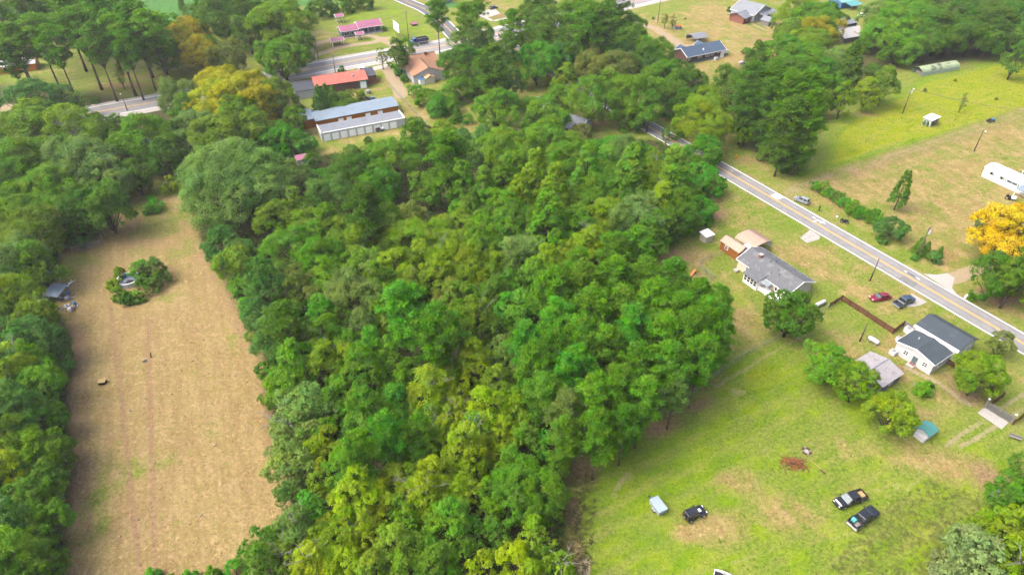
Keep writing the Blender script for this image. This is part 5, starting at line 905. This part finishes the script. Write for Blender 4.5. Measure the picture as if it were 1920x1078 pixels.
MB().box(-4.48, -4.4, -1.2, 1.2, 1.1, 2.6).build('tailgate', tn, t); MB().box(.72, .82, -1.2, 1.2, 1.1, 3.0).build('headboard', tn, t); MB().box(-4.3, 4.2, -.4, .4, .6, .95).build('chassis', M['dark'], t); MB().box(-4.3, .6, -1.1, 1.1, 1.26, 2.1).build('load', M['grey_wood'], t)
for s in (-1, 1):
    for x in (-3.6, -2.4, -1.2, 3.4): wheel(t, x, s*1.05, .5, .32)
# covered utility trailer
t = thing('utility_trailer', 'grey covered utility trailer standing on the lawn', 'trailer', P(1232,953), 0); d = P(1220,938)-P(1240,964); t.rotation_euler.z = math.atan2(d.y, d.x)
tg = mat('trailer_grey', (.33, .39, .43), .4, .06, 2, stain=((.28, .32, .35), .8, .6)); MB().box(-1.5, 1.3, -.85, .85, .5, 1.35).build('box', tg, t, bevel=.06); MB().box(-1.55, 1.35, -.9, .9, 1.35, 1.45).build('lid', mat('trailer_lid', (.34, .43, .48), .35, .06, 2), t, bevel=.04)
MB().hexa([(1.3, -.5, .45), (2.5, -.06, .45), (2.5, .06, .45), (1.3, .5, .45), (1.3, -.5, .53), (2.5, -.06, .53), (2.5, .06, .53), (1.3, .5, .53)]).build('tongue', M['dark'], t); MB().box(1.5, 2.0, -.2, .2, .54, .9).build('jack_box', M['blue_wall'], t)
for s in (-1, 1): wheel(t, -.2, s*1.0, .32, .2); MB().box(-.65, .25, s*1.0-.14, s*1.0+.14, .68, .72).build('mudguard', tg, t)
# small boat at the bottom edge
t = thing('boat', 'small pale boat with dark open cockpit at the bottom edge', 'boat', P(1362,1089), -25)
hull = [(-2.0, .75), (-1.0, .9), (.2, .88), (1.2, .6), (1.9, .12)]; mb = MB()
for x, w in hull: mb.v += [(x, -w, .75), (x, -w*.5, .1), (x, w*.5, .1), (x, w, .75)]
for i in range(4):
    for k in range(3): mb.f.append((i*4+k, i*4+k+1, (i+1)*4+k+1, (i+1)*4+k))
mb.f.append((0, 1, 2, 3)); mb.f.append((16, 17, 18, 19)); mb.build('hull', M['white'], t)
MB().tube([(x, w, .77) for x, w in hull]+[(x, -w, .77) for x, w in reversed(hull)]+[(hull[0][0], hull[0][1], .77)], .06, 6).build('gunwale', M['trim'], t)
MB().hexa([(-1.9, -.7, .4), (.9, -.65, .4), (.9, .65, .4), (-1.9, .7, .4), (-1.9, -.72, .5), (.9, -.67, .5), (.9, .67, .5), (-1.9, .72, .5)]).build('cockpit_floor', M['dark'], t); MB().box(-.7, -.4, -.8, .8, .55, .66).build('bench', M['grey_wood'], t)
def small_machine(name, label, cat, at, ang, m, s=1.0):
    t = thing(name, label, cat, P(*at), ang); MB().box(-.9*s, .2*s, -.4*s, .4*s, .35*s, .6*s).build('deck', M['dark'], t); MB().box(.1*s, 1.0*s, -.3*s, .3*s, .4*s, .95*s).build('hood', m, t, bevel=.05)
    MB().box(-.6*s, -.1*s, -.3*s, .3*s, .6*s, .75*s).build('seat', M['black'], t); MB().box(-.65*s, -.55*s, -.3*s, .3*s, .7*s, 1.15*s).build('seat_back', M['black'], t); MB().tube([(.1*s, 0, .8*s), (-.05*s, 0, 1.15*s)], .03*s, 6).build('steering_column', M['dark'], t)
    for x, r in ((-.6, .36), (.75, .28)):
        for sg in (-1, 1): wheel(t, x*s, sg*.5*s, r*s, .22*s)
    return t
small_machine('garden_tractor', 'dark tractor parked behind the orange storage row', 'tractor', (694,191), 10, M['blue_wall'], 1.9)
small_machine('riding_mower', 'small riding mower on the field track', 'mower', (1857,229), 20, M['blue_p'], 1.2)
small_machine('riding_mower', 'dark riding mower beside the mobile home porch', 'mower', (1893,374), -40, M['trim'], 1.3)
small_machine('quad_bike', 'dark quad bike standing on the verge below the person', 'quad bike', (1582,417), -25, M['dark'], 1.0)
# person on the verge
def person(label, at, ang):
    t = thing('person', label, 'person', P(*at), ang); me = bpy.data.meshes.new('body'); J = {'pel': (0, 0, .95), 'chest': (0, 0, 1.3), 'neck': (0, 0, 1.5), 'head': (.02, 0, 1.66), 'lh': (.0, .1, .9), 'lk': (.06, .12, .5), 'la': (-.02, .12, .08), 'lt': (.14, .13, .04), 'rh': (0, -.1, .9), 'rk': (-.02, -.12, .5), 'ra': (-.12, -.12, .08), 'rt': (.04, -.13, .04), 'ls': (0, .2, 1.42), 'le': (.02, .27, 1.15), 'lw': (.14, .24, .92), 'rs': (0, -.2, 1.42), 're': (.0, -.28, 1.15), 'rw': (.1, -.26, .92)}
    R = {'pel': .15, 'chest': .17, 'neck': .06, 'head': .11, 'lh': .1, 'lk': .07, 'la': .05, 'lt': .04, 'rh': .1, 'rk': .07, 'ra': .05, 'rt': .04, 'ls': .07, 'le': .05, 'lw': .035, 'rs': .07, 're': .05, 'rw': .035}
    E = [('pel', 'chest'), ('chest', 'neck'), ('neck', 'head'), ('pel', 'lh'), ('lh', 'lk'), ('lk', 'la'), ('la', 'lt'), ('pel', 'rh'), ('rh', 'rk'), ('rk', 'ra'), ('ra', 'rt'), ('chest', 'ls'), ('ls', 'le'), ('le', 'lw'), ('chest', 'rs'), ('rs', 're'), ('re', 'rw')]
    K = list(J); me.from_pydata([J[k] for k in K], [(K.index(a), K.index(b)) for a, b in E], []); o = bpy.data.objects.new('body', me); COL.objects.link(o); o.parent = t
    md = o.modifiers.new('skin', 'SKIN'); o.modifiers.new('smooth', 'SUBSURF').levels = 1
    for i, k in enumerate(K): me.skin_vertices[0].data[i].radius = (R[k], R[k]); me.skin_vertices[0].data[i].use_root = (k == 'pel')
    me.materials.append(M['cloth_dark']); MB().ball((.02, 0, 1.72), .115, 8, 6, (1, .9, 1.05)).build('hair', M['dark'], t, True); MB().ball((.05, 0, 1.66), .105, 8, 6, (1, .85, 1.15)).build('face', M['skin'], t, True)
person('person in dark clothes standing on the verge near the silver hatchback', (1535,396), 200)

# ------------------------------------------------------------------ fences, poles, small things
def tank(label, at, to, r=.45):
    p, q = P(*at), P(*to); d = q-p; L = d.length; t = thing('propane_tank', label, 'propane tank', (p+q)/2, math.degrees(math.atan2(d.y, d.x))); z = r+.35
    MB().tube([(-L/2, 0, z), (-L/2+.12, 0, z), (-L/2+.35, 0, z), (L/2-.35, 0, z), (L/2-.12, 0, z), (L/2, 0, z)], [r*.35, r*.8, r, r, r*.8, r*.35], 12).build('tank', M['white'], t, True); MB().tube([(0, 0, z+r-.05), (0, 0, z+r+.15)], .15, 8).build('valve_dome', M['white'], t)
    for x in (-L*.28, L*.28): MB().box(x-.1, x+.1, -r*.7, r*.7, 0, .42).build('foot', M['concrete'], t)
tank('white propane tank beside the big tree by the brown fence', (1527,578), (1546,569)); tank('white propane tank lying in the yard of the white house', (1626,637), (1646,649), .5); tank('white propane tank on the lawn behind the brick house', (1385,122), (1396,120), .5)
def board_fence(label, px, hgt=1.5, name='board_fence', m='fence_wood'):
    pts = [P(*p) for p in px]; t = thing(name, label, 'fence', pts[0]); o = pts[0]
    for i in range(len(pts)-1):
        a, b = pts[i]-o, pts[i+1]-o; L = (b-a).length; d = (b-a)/L; n = Vector((-d.y, d.x, 0)); nb = max(1, round(L/2.4))
        for k in range(nb+1):
            if k == 0 and i > 0: continue
            c = a+d*L*k/nb; MB().box(c.x-.08, c.x+.08, c.y-.08, c.y+.08, 0, hgt+.12).build('post', M[m], t)
        for k in range(nb):
            s = a+d*(L*k/nb+.09); e = a+d*(L*(k+1)/nb-.09)
            for z in (.15, .52, .9, 1.22):
                q = [s-n*.02, e-n*.02, e+n*.02, s+n*.02]; MB().hexa([(v.x, v.y, z*hgt/1.5) for v in q]+[(v.x, v.y, (z+.26)*hgt/1.5) for v in q]).build('rail_board', M[m], t)
    return t
board_fence('brown board fence zigzagging from the propane tank to the white house', [(1554,577), (1577,563), (1673,626), (1692,612)], 1.5)
board_fence('short grey board fence beside the white house boxes', [(1693,611), (1708,622)], 1.6, m='grey_wood')
board_fence('short brown board fence at the white house side wall', [(1771,680), (1788,690)], 1.4)
board_fence('brown board fence corner behind the yellow-green yard tree', [(1850,730), (1878,746), (1858,760)], 1.5)
board_fence('brown board fence at the right of the driveway gate', [(1899,796), (1925,776)], 1.5)
# driveway gate
p, a, L = frame((1847,765), (1894,793)); t = thing('driveway_gate', 'grey wooden double gate across the sandy driveway', 'gate', p, a)
for lo in (0, L/2+.03):
    w = L/2-.05; lf = MB().box(lo+.05, lo+w, -.06, -.02, .2, .32).box(lo+.05, lo+w, -.06, -.02, 1.55, 1.7).build('leaf_frame', M['grey_wood'], t); n = 11
    for k in range(n): x = lo+.05+k*(w-.05)/n; MB().box(x+.01, x+(w-.05)/n-.012, -.015, .02, .1, 1.8).build('slat', mat('dark_grey_slat', (.12, .125, .12), .85, .25, 5), lf)
for x in (-.15, L+.1): pst = MB().box(x-.12, x+.12, -.14, .1, 0, 2.4).build('post', M['grey_wood'], t); MB().box(x-.18, x+.18, -.2, .16, 2.4, 2.5).build('post_cap', M['trim'], pst)
def chain_fence(label, px, hgt=1.5, step=3.0):
    pts = [P(*p) for p in px]; t = thing('chain_link_fence', label, 'fence', pts[0]); o = pts[0]
    for i in range(len(pts)-1):
        a, b = pts[i]-o, pts[i+1]-o; L = (b-a).length; d = (b-a)/L; n = max(1, round(L/step))
        for k in range(n+1):
            if k == 0 and i > 0: continue
            c = a+d*L*k/n; MB().tube([(c.x, c.y, 0), (c.x, c.y, hgt+.08)], .05, 6).build('post', M['steel'], t)
        MB().tube([(a.x, a.y, hgt), (b.x, b.y, hgt)], .035, 5).build('top_rail', M['steel'], t)
        mb = MB(); m = int(L/.22); r = .011
        for k in range(-int(hgt/.22), m):
            for sgn in (1, -1):
                x0, x1 = k*.22, k*.22+hgt; z0, z1 = (0, hgt)
                if x0 < 0: z0 = -x0; x0 = 0
                if x1 > L: z1 = hgt-(x1-L); x1 = L
                if x1 <= x0: continue
                za, zb = (z0, z1) if sgn > 0 else (hgt-z0, hgt-z1)
                A, Bq = a+d*x0, a+d*x1; mb.quad((A.x, A.y, za), (Bq.x, Bq.y, zb), (Bq.x, Bq.y, zb+2*r), (A.x, A.y, za+2*r))
        w = mb.build('wire_mesh', M['wire'], t); w['kind'] = 'stuff'
chain_fence('chain-link fence around the cream house back yard', [(1352,478), (1313,494), (1310,503), (1338,524), (1290,548)], 1.4)
chain_fence('long chain-link fence from the pine stand to the yard', [(1210,793), (1262,768), (1362,690), (1400,667), (1452,640), (1552,580)], 1.5)
chain_fence('chain-link fence hidden along the near end of the pines', [(1062,872), (1120,838), (1210,793)], 1.4, 3.5)
chain_fence('chain-link fence running behind the storage rows to the shop', [(727,158), (752,185), (790,225), (806,243), (760,255)], 1.3)
chain_fence('wire fence beside the garden behind the vine thickets', [(812,222), (880,195), (905,188)], 1.2, 4)
chain_fence('wire pen fence at the top left field corner', [(138,475), (190,462), (196,440)], 1.7)
def pole(label, base, hgt, arm=0, transformer=False, lamp=False):
    t = thing('utility_pole', label, 'utility pole', P(*base), rng.uniform(-4, 4), 'utility poles'); MB().tube([(0, 0, 0), (0, 0, hgt)], [.17, .11], 8).build('pole', M['pole_wood'], t, True)
    if arm:
        ca = math.radians(arm); d = Vector((math.cos(ca), math.sin(ca), 0))*1.1; n = Vector((-d.y, d.x, 0)).normalized()*.06
        q = [-d-n, d-n, d+n, -d+n]; MB().hexa([(v.x, v.y, hgt-.6) for v in q]+[(v.x, v.y, hgt-.46) for v in q]).build('crossarm', M['grey_wood'], t)
        for f in (-.95, 0, .95): MB().tube([(d.x*f, d.y*f, hgt-.46), (d.x*f, d.y*f, hgt-.2)], .06, 6).build('insulator', M['steel'], t)
    if transformer: MB().tube([(.3, -.1, hgt-1.9), (.3, -.1, hgt-.9)], .28, 10).build('transformer', M['white'], t)
    if lamp: MB().tube([(0, 0, hgt-.3), (.2, -.7, hgt-.05)], .04, 6).build('lamp_arm', M['steel'], t); MB().ball((.22, -.8, hgt-.1), .22, 8, 5, (1, 1.3, .6)).build('lamp_head', M['lamp'], t)
    return t
pole('pole with transformer and lamp in the lush field', (1692,213), 9.2, 40, True, True); pole('plain short pole on the near verge of the side road', (1631,527), 6.6); pole('thin metal-grey pole in the white house yard', (1612,640), 5.3)
pole('lone lamp pole in the tan field', (1826,284), 7.2, 0, False, True); pole('highway pole with white lamp beside the picnic shelter', (597,111), 9.3, 30, True, True); pole('tall pole behind the dump truck', (766,73), 11.5, 30); pole('pole with crossarm left of the yellow tree beyond the highway', (255,180), 11, 105, True)
pole('pole with white transformer at the cedar bushes', (1716,488), 9.8, 30, True); pole('pole on the lawn near the long sandy drive', (1233,44), 10.2, 30); pole('pole at the red-roofed shop front', (629,137), 7.0, 30); pole('pole with white lamp among the trees near the side road', (1072,141), 9.5, 30, True, True); pole('pole at the highway verge above the left trees', (239,208), 6.5, 0, False, True); pole('pole at the top lane beside the highway', (1186,14), 8.5, 20); pole('thin pole with insulators at the far garden edge', (1486,32), 8)
def cable(label, a, ha, b, hb, sag=.8, r=.045):
    p, q = P(*a), P(*b); p.z = ha; q.z = hb; pts = [p.lerp(q, k/12)-Vector((0, 0, sag*4*(k/12)*(1-k/12))) for k in range(13)]
    o = MB().tube([v-p for v in pts], r, 4).build('power_line', M['grey_wood']); o.location = p; tag(o, label, 'power line', 'overhead power lines')
cable('upper power line over the left highway verge', (-120,262), 10.6, (255,180), 10.6); cable('power line from the left pole toward the yellow tree and shops', (255,180), 10.6, (597,111), 8.9, 1.2); cable('lower power line beside the highway at the left', (255,180), 8.6, (597,111), 7.4, 1.4); cable('lower left power line', (-120,262), 8.6, (255,180), 8.6, 1.2)
cable('power line across the lush field toward the right edge', (1692,213), 8.8, (1990,262), 8, 1.2); cable('power line from the highway pole past the truck', (597,111), 8.9, (766,73), 11.2, 1)
# road signs
def sign(name, label, at, shape, m, ang, hgt=2.1, s=.42):
    t = thing(name, label, 'sign', P(*at), ang); MB().tube([(0, 0, 0), (0, 0, hgt)], .04, 6).build('post', M['steel'], t)
    n = {'diamond': 4, 'stop': 8}[shape]; o = math.pi/8 if n == 8 else 0; MB().prism([(s*math.cos(2*math.pi*k/n+o), hgt+s*math.sin(2*math.pi*k/n+o)) for k in range(n)], .05, .08, 'x').build('panel', m, t); return t
t = sign('road_sign', 'yellow diamond warning sign at the side road verge', (1377,308), 'diamond', M['yellow_sign'], -60, 2.6, .65); MB().box(.05, .08, -.3, .3, 1.35, 1.85).build('plate', M['yellow_sign'], t)
sign('stop_sign', 'red stop sign at the highway crossroads', (936,76), 'stop', M['red'], -120, 2.2, .55)
# brush pile, fire ring, fallen limb
def jumble(name, label, cat, at, n, spread, ln, r, mats, seed, hgt=.6):
    g = random.Random(seed); t = thing(name, label, cat, P(*at))
    for k in range(n):
        x, y = g.gauss(0, spread[0]), g.gauss(0, spread[1]); a = g.uniform(0, 6.28); e = g.uniform(-.25, .35); l = g.uniform(.5, 1)*ln; z = r+max(0, hgt*(1-math.hypot(x/spread[0], y/spread[1])/2))*g.random()
        d = Vector((math.cos(a)*math.cos(e), math.sin(a)*math.cos(e), abs(math.sin(e))))*l/2; c = Vector((x, y, z+abs(d.z))); m = c+Vector((g.gauss(0, .08), g.gauss(0, .08), .05))
        MB().tube([c-d, m, c+d], [r, r*.8, r*.4], 5).build('branch', g.choice(mats), t)
    return t
jumble('brush_pile', 'heap of rust-brown dead branches on the lawn', 'brush pile', (1488,870), 120, (1.0, .7), 1.6, .07, [M['rusty'], M['rusty'], M['char'], mat('orange_dead_needles', (.33, .13, .04), .9, .3, 6)], 3, 1.0)
t = thing('fallen_limb', 'long pale fallen limb beside the brush pile', 'limb', P(1518,862)); MB().tube([(0, 0, .1), (.8, -1.2, .12), (1.3, -2.2, .1)], [.05, .08, .06], 6).build('limb', M['straw'], t); MB().tube([(1.2, -2.1, .1), (1.6, -3.0, .14)], [.12, .2], 6).build('burnt_end', M['char'], t)
t = thing('fire_ring', 'stone fire ring with pale ash beside the brush pile', 'fire ring', P(1512,846))
for k in range(12): a = k*math.pi/6; MB().ball((math.cos(a)*.75, math.sin(a)*.75, .12), .22, 7, 5, (1, 1, .8)).build('stone', M['char'] if k % 3 else M['stone'], t)
MB().tube([(0, 0, .02), (0, 0, .08)], .4, 12).build('ash', mat('pale_ash', (.34, .34, .35), .9, .2), t)
# flower bed edging
t = thing('flower_bed', 'round stone-edged flower bed in the white house yard', 'flower bed', P(1731,727))
for k in range(26): a = k*2*math.pi/26; MB().ball((math.cos(a)*1.75, math.sin(a)*1.55, .06), .16, 6, 4, (1.2, 1, .7)).build('edging_stone', M['stone'], t)
MB().tube([(0, 0, .01), (0, 0, .06)], 1.6, 20).build('soil', mat('bed_soil', (.09, .06, .04), .95, .2), t)
# pool remains
t = thing('swimming_pool', 'derelict round above-ground pool overgrown by shrubs in the field', 'pool', P(243,529)); R0 = 2.45
for k in range(20):
    a0, a1 = k*math.pi/10, (k+1)*math.pi/10-.02; hh = 1.15
    q = [(math.cos(a0)*R0, math.sin(a0)*R0), (math.cos(a1)*R0, math.sin(a1)*R0), (math.cos(a1)*(R0+.05), math.sin(a1)*(R0+.05)), (math.cos(a0)*(R0+.05), math.sin(a0)*(R0+.05))]
    MB().hexa([(x, y, 0) for x, y in q]+[(x, y, hh) for x, y in q]).build('wall_panel', M['teal_p'] if 0 < a0 < 4 else M['white'], t); MB().hexa([(x*.97, y*.97, hh) for x, y in q[:2]]+[(x*1.03, y*1.03, hh) for x, y in q[2:]]+[(x*.97, y*.97, hh+.06) for x, y in q[:2]]+[(x*1.03, y*1.03, hh+.06) for x, y in q[2:]]).build('top_rail', M['trim'], t)
MB().tube([(0, 0, .02), (0, 0, .12)], R0-.06, 20).build('liner_floor', mat('pool_liner', (.2, .23, .3), .3, .3, 1.2), t); MB().box(-.6, .9, -.6, .5, .13, .3).build('sunk_debris', M['dark'], t)
# junk by the lean-to
jk = [('blue_barrel', 'blue plastic barrel in the junk by the lean-to', (128,553), 'blue_p'), ('white_drum', 'white drum among the junk by the lean-to', (127,563), 'white'), ('orange_drum', 'tan drum at the end of the junk row', (138,580), 'tan_tin'), ('teal_ball', 'turquoise tub at the wood edge above the lean-to', (95,516), 'teal_p'), ('white_drum', 'white drum nearest the dry field junk', (132,584), 'trim'), ('blue_barrel', 'blue barrel at the near end of the junk', (141,572), 'blue_p')]
for nm, lb, at, m in jk:
    t = thing(nm, lb, 'barrel', P(*at)); MB().tube([(0, 0, 0), (0, 0, .3), (0, 0, .7), (0, 0, .95)], [.34, .38, .38, .34], 12).build('shell', M[m], t, True); MB().tube([(0, 0, .94), (0, 0, .99)], .3, 12).build('lid', M[m], t)
jumble('scrap_heap', 'dark heap of scrap beside the lean-to', 'scrap', (120,560), 30, (.8, .6), 1.4, .1, [M['dark'], M['blue_wall'], M['grey_wood'], M['trim']], 5, .8); jumble('lumber_pile', 'pale scattered boards above the lean-to', 'lumber', (128,534), 12, (1.3, .3), 2.4, .08, [M['trim'], M['grey_wood']], 8, .2); jumble('scrap_heap', 'white and blue litter heap at the field edge', 'scrap', (134,576), 26, (.9, .7), .9, .12, [M['trim'], M['blue_p'], M['straw'], M['white']], 11, .5)
# stump box, posts and stones in the dry field
t = thing('field_box', 'small dark box with tan lid beside a green tuft in the dry field', 'box', P(193,718), 10); MB().box(-.6, .6, -.5, .5, 0, .6).build('crate', M['dark'], t); MB().box(-.7, .7, -.6, .6, .6, .7).build('lid', M['straw'], t)
t = thing('field_stump', 'grey stump with a leaning brown post in the dry field', 'stump', P(271,677)); MB().tube([(0, 0, 0), (0, 0, .5)], [.45, .32], 9).build('stump', M['stone'], t); MB().tube([(.9, 1.1, 0), (1.1, 1.3, 1.2)], [.12, .1], 7).build('leaning_post', M['char'], t)
g5 = random.Random(21); spots = [(223,623),(370,564),(345,608),(382,638),(376,653),(358,687),(361,676),(430,705),(413,717),(441,705),(216,722),(175,681),(272,747),(322,738),(385,756),(398,756),(462,716),(440,650),(224,886),(300,916),(233,955),(377,966),(356,981),(362,1016),(260,974),(225,1006),(205,930),(403,835),(289,867),(384,855),(243,770),(174,700),(208,580),(190,574)]
for i, (x, y) in enumerate(spots):
    t = MB().ball((0, 0, .08), 1, 7, 5, (g5.uniform(.15, .32), g5.uniform(.1, .22), .12)).build('straw_clump', M['straw'] if i % 3 else M['stone']); t.location = P(x, y); t.rotation_euler.z = g5.uniform(0, 3); SPOT = t
    kind_ = 'pale straw clump' if i % 3 else 'grey stone'; same = sorted(q for n_, q in enumerate(spots) if (n_ % 3 > 0) == (i % 3 > 0)); o_ = same.index((x, y))
    tag(t, 'small '+kind_+' lying on the dry field, '+ORD[o_]+' from its left side', 'clump' if i % 3 else 'stone', 'clumps and stones scattered over the dry field')
    if i % 3 == 0: t.name = 'field_stone'
# trampoline, table, statue, mailbox and other yard pieces
t = thing('trampoline', 'round trampoline with purple pad between the trees', 'trampoline', P(965,251))
for k in range(6): a = k*math.pi/3; MB().tube([(math.cos(a)*1.9, math.sin(a)*1.9, 0), (math.cos(a)*1.9, math.sin(a)*1.9, .8)], .04, 6).build('leg', M['steel'], t)
MB().tube([(0, 0, .78), (0, 0, .82)], 1.7, 20).build('mat', M['dark'], t); pr = MB()
for k in range(24):
    a0, a1 = k*math.pi/12, (k+1)*math.pi/12; pr.hexa([(math.cos(a)*rr, math.sin(a)*rr, .8) for a, rr in ((a0, 1.65), (a1, 1.65), (a1, 2.0), (a0, 2.0))]+[(math.cos(a)*rr, math.sin(a)*rr, .88) for a, rr in ((a0, 1.65), (a1, 1.65), (a1, 2.0), (a0, 2.0))])
pr.build('pad', mat('purple_pad', (.3, .14, .42), .6, .1), t)
t = thing('lawn_statue', 'white animal statue at the right road verge', 'statue', P(1811,559), 20); MB().ball((0, 0, .75), .42, 8, 6, (1.5, .7, .8)).build('body', M['trim'], t, True); MB().tube([(.5, 0, .85), (.75, 0, 1.3)], [.18, .14], 7).build('neck', M['trim'], t); MB().ball((.85, 0, 1.35), .18, 7, 5, (1.5, .8, .9)).build('head', M['trim'], t)
for x in (-.4, .4):
    for y in (-.15, .15): MB().tube([(x, y, 0), (x, y, .6)], .08, 6).build('leg', M['trim'], t)
t = thing('playhouse', 'small blue playhouse with orange roof on the far lawn', 'playhouse', P(1268,56), 20); wall_box(t, 0, 2.4, 0, 1.8, 1.2, M['blue_p'], .5, 'x'); roof_gable(t, 0, 2.4, 0, 1.8, 1.2, .5, M['orange_p'], .15, 'x', .05); window(t, (0, 2.4, 0, 1.8), 'f', .8, .4, .7, .5)
t = thing('water_tank', 'round grey metal tank beside the red-roofed shop', 'tank', P(691,176)); MB().tube([(0, 0, 0), (0, 0, 1.3)], .9, 14).build('shell', M['steel'], t); MB().tube([(0, 0, 1.3), (0, 0, 1.5)], [.92, .2], 14).build('cap', M['steel'], t)
t = thing('junk_cart', 'dark cart piled with scrap in front of the white storage row', 'cart', P(712,246), 24); MB().box(-1.5, 1.5, -.7, .7, .5, .7).build('deck', M['grey_wood'], t); MB().box(-1.3, .2, -.6, .6, .7, 1.3).build('scrap_box', M['char'], t, bevel=.05); MB().box(.3, 1.3, -.5, .5, .7, 1.1).build('white_box', M['trim'], t)
for x in (-.9, .9):
    for s in (-1, 1): wheel(t, x, s*.75, .3, .16)
t = thing('picnic_bench', 'grey wooden bench at the right yard edge', 'bench', P(1902,823), -30); MB().box(-1.0, 1.0, -.25, .25, .42, .5).build('seat', M['grey_wood'], t); MB().box(-1.0, 1.0, .2, .28, .5, .95).build('backrest', M['grey_wood'], t)
for x in (-.8, .8): MB().box(x-.06, x+.06, -.22, .22, 0, .42).build('leg', M['grey_wood'], t)
t = thing('dog_house', 'small dark lean shed at the lower right wood edge', 'shed', P(1868,948), 35); wall_box(t, 0, 2.2, 0, 1.6, 1.2, M['dark'], .5, 'x'); roof_gable(t, 0, 2.2, 0, 1.6, 1.2, .5, M['grey_wood'], .2, 'x', .05)
t = thing('feed_bucket', 'white bucket on the grass by the quad bike', 'bucket', P(1569,408)); MB().tube([(0, 0, 0), (0, 0, .4)], [.2, .26], 10).build('pail', M['trim'], t); MB().tube([(0, 0, .38), (0, 0, .42)], .27, 10).build('lid', M['trim'], t)
t = thing('red_garden_cart', 'red garden cart on the lawn by the wire fence', 'cart', P(893,197), 30); MB().box(-.9, .9, -.5, .5, .4, .9).build('tub', M['red'], t, bevel=.05)
for s in (-1, 1): wheel(t, 0, s*.55, .3, .14)
t = thing('orange_toy_slide', 'orange toy slide in the yard behind the chain-link fence', 'toy', P(1299,514), 40); MB().hexa([(-.7, -.3, 0), (.6, -.3, .9), (.6, .3, .9), (-.7, .3, 0), (-.7, -.3, .12), (.6, -.3, 1.0), (.6, .3, 1.0), (-.7, .3, .12)]).build('chute', M['orange_p'], t); MB().box(.6, .8, -.3, .3, 0, 1.05).build('ladder', M['orange_p'], t)
t = thing('white_doghouse', 'white playhouse-like crate seen through the pines behind the cream house yard', 'crate', P(1303,562), 20); wall_box(t, 0, 1.8, 0, 1.6, 1.1, M['trim'], .4, 'x'); roof_gable(t, 0, 1.8, 0, 1.6, 1.1, .4, M['tin'], .15, 'x', .04)
# bleached dead limbs showing in the lime-yellow crowns and at the field edge
g6 = random.Random(4)
for i, (x, y, z, ln) in enumerate([(505,800,3,5),(512,818,2,5),(545,940,1.5,4.5),(548,955,1,4),(490,665,2,4)]):
    t = thing('dead_limb', 'bleached bare limb reaching over the dry field edge, '+ORD[i]+' from far to near', 'limb', P(x+18, y, 0), g6.uniform(150, 210), 'bleached limbs at the dry field edge'); path = [(0, 0, z*.3), (ln*.4, g6.uniform(-.4, .4), z*.8), (ln*.8, g6.uniform(-.6, .6), z)]; MB().tube(path, [.12, .08, .03], 6).build('limb', M['pale_bark'], t)
    for k in range(5): f = .3+.12*k; b0 = Vector(path[0]).lerp(Vector(path[2]), f); MB().tube([b0, b0+Vector((1.0, g6.uniform(-1.2, 1.2), g6.uniform(-.2, .6)))], [.05, .015], 5).build('twig', M['pale_bark'], t)

# ------------------------------------------------------------------ grass tufts on the open ground
def tufts(name, px, n, size, col, seed, label, hgt=.12):
    g = np.random.default_rng(seed); q = scatter_poly(px, n, g); m = 3; cen = np.repeat(q, m, axis=0); k = len(cen)
    C = np.stack([cen[:, 0]+g.normal(size=k)*size*.5, cen[:, 1]+g.normal(size=k)*size*.5, .01+hgt*.5*g.random(k)], 1); sz = np.repeat(size*(.4+1.1*g.random(n)**2), m)
    me = leaf_mesh(name, C, unit(k, g)*.8+np.array([0, 0, .8]), unit(k, g), sz*(.6+.5*g.random(k)), sz*(.25+.2*g.random(k)), LEAF, g.random((k, 3)))
    o = bpy.data.objects.new(name, me); COL.objects.link(o); o.color = (*col, 1); return tag(o, label, kind='stuff')
tufts('grass', DRY_FIELD, 9000, .1, (.27, .2, .085), 31, 'cut dry stalks over the brown field'); tufts('grass', DRY_FIELD, 6000, .1, (.13, .15, .035), 32, 'sparse green grass tufts in the brown field')
tufts('grass', LAWN, 9000, .12, (.11, .165, .012), 33, 'green grass tufts on the lower lawn'); tufts('grass', LAWN, 6000, .11, (.22, .185, .07), 34, 'dry grass tufts on the lower lawn')
YARD = [(1330,400),(1420,350),(1700,530),(1900,650),(1900,800),(1720,790),(1560,650),(1450,640),(1330,560),(1240,500)]
tufts('grass', YARD, 8000, .13, (.12, .155, .02), 35, 'green grass tufts in the house yards'); tufts('grass', TAN_RIGHT, 6000, .15, (.19, .165, .05), 36, 'pale grass tufts on the tan field'); tufts('grass', LUSH, 6000, .18, (.11, .165, .006), 37, 'bright grass tufts on the lush field')

# ------------------------------------------------------------------ thin summer haze
hz = MB().box(-1200, 1200, -600, 1500, -1.0, 104.0).build('haze', bpy.data.materials.new('haze_air')); hm = hz.data.materials[0]; hm.use_nodes = True; hn = hm.node_tree; hn.nodes.clear()
pv = hn.nodes.new('ShaderNodeVolumePrincipled'); pv.inputs['Color'].default_value = (.95, .97, 1, 1); pv.inputs['Density'].default_value = .00013; pv.inputs['Anisotropy'].default_value = .2
ho = hn.nodes.new('ShaderNodeOutputMaterial'); hn.links.new(pv.outputs[0], ho.inputs['Volume']); tag(hz, kind='stuff')
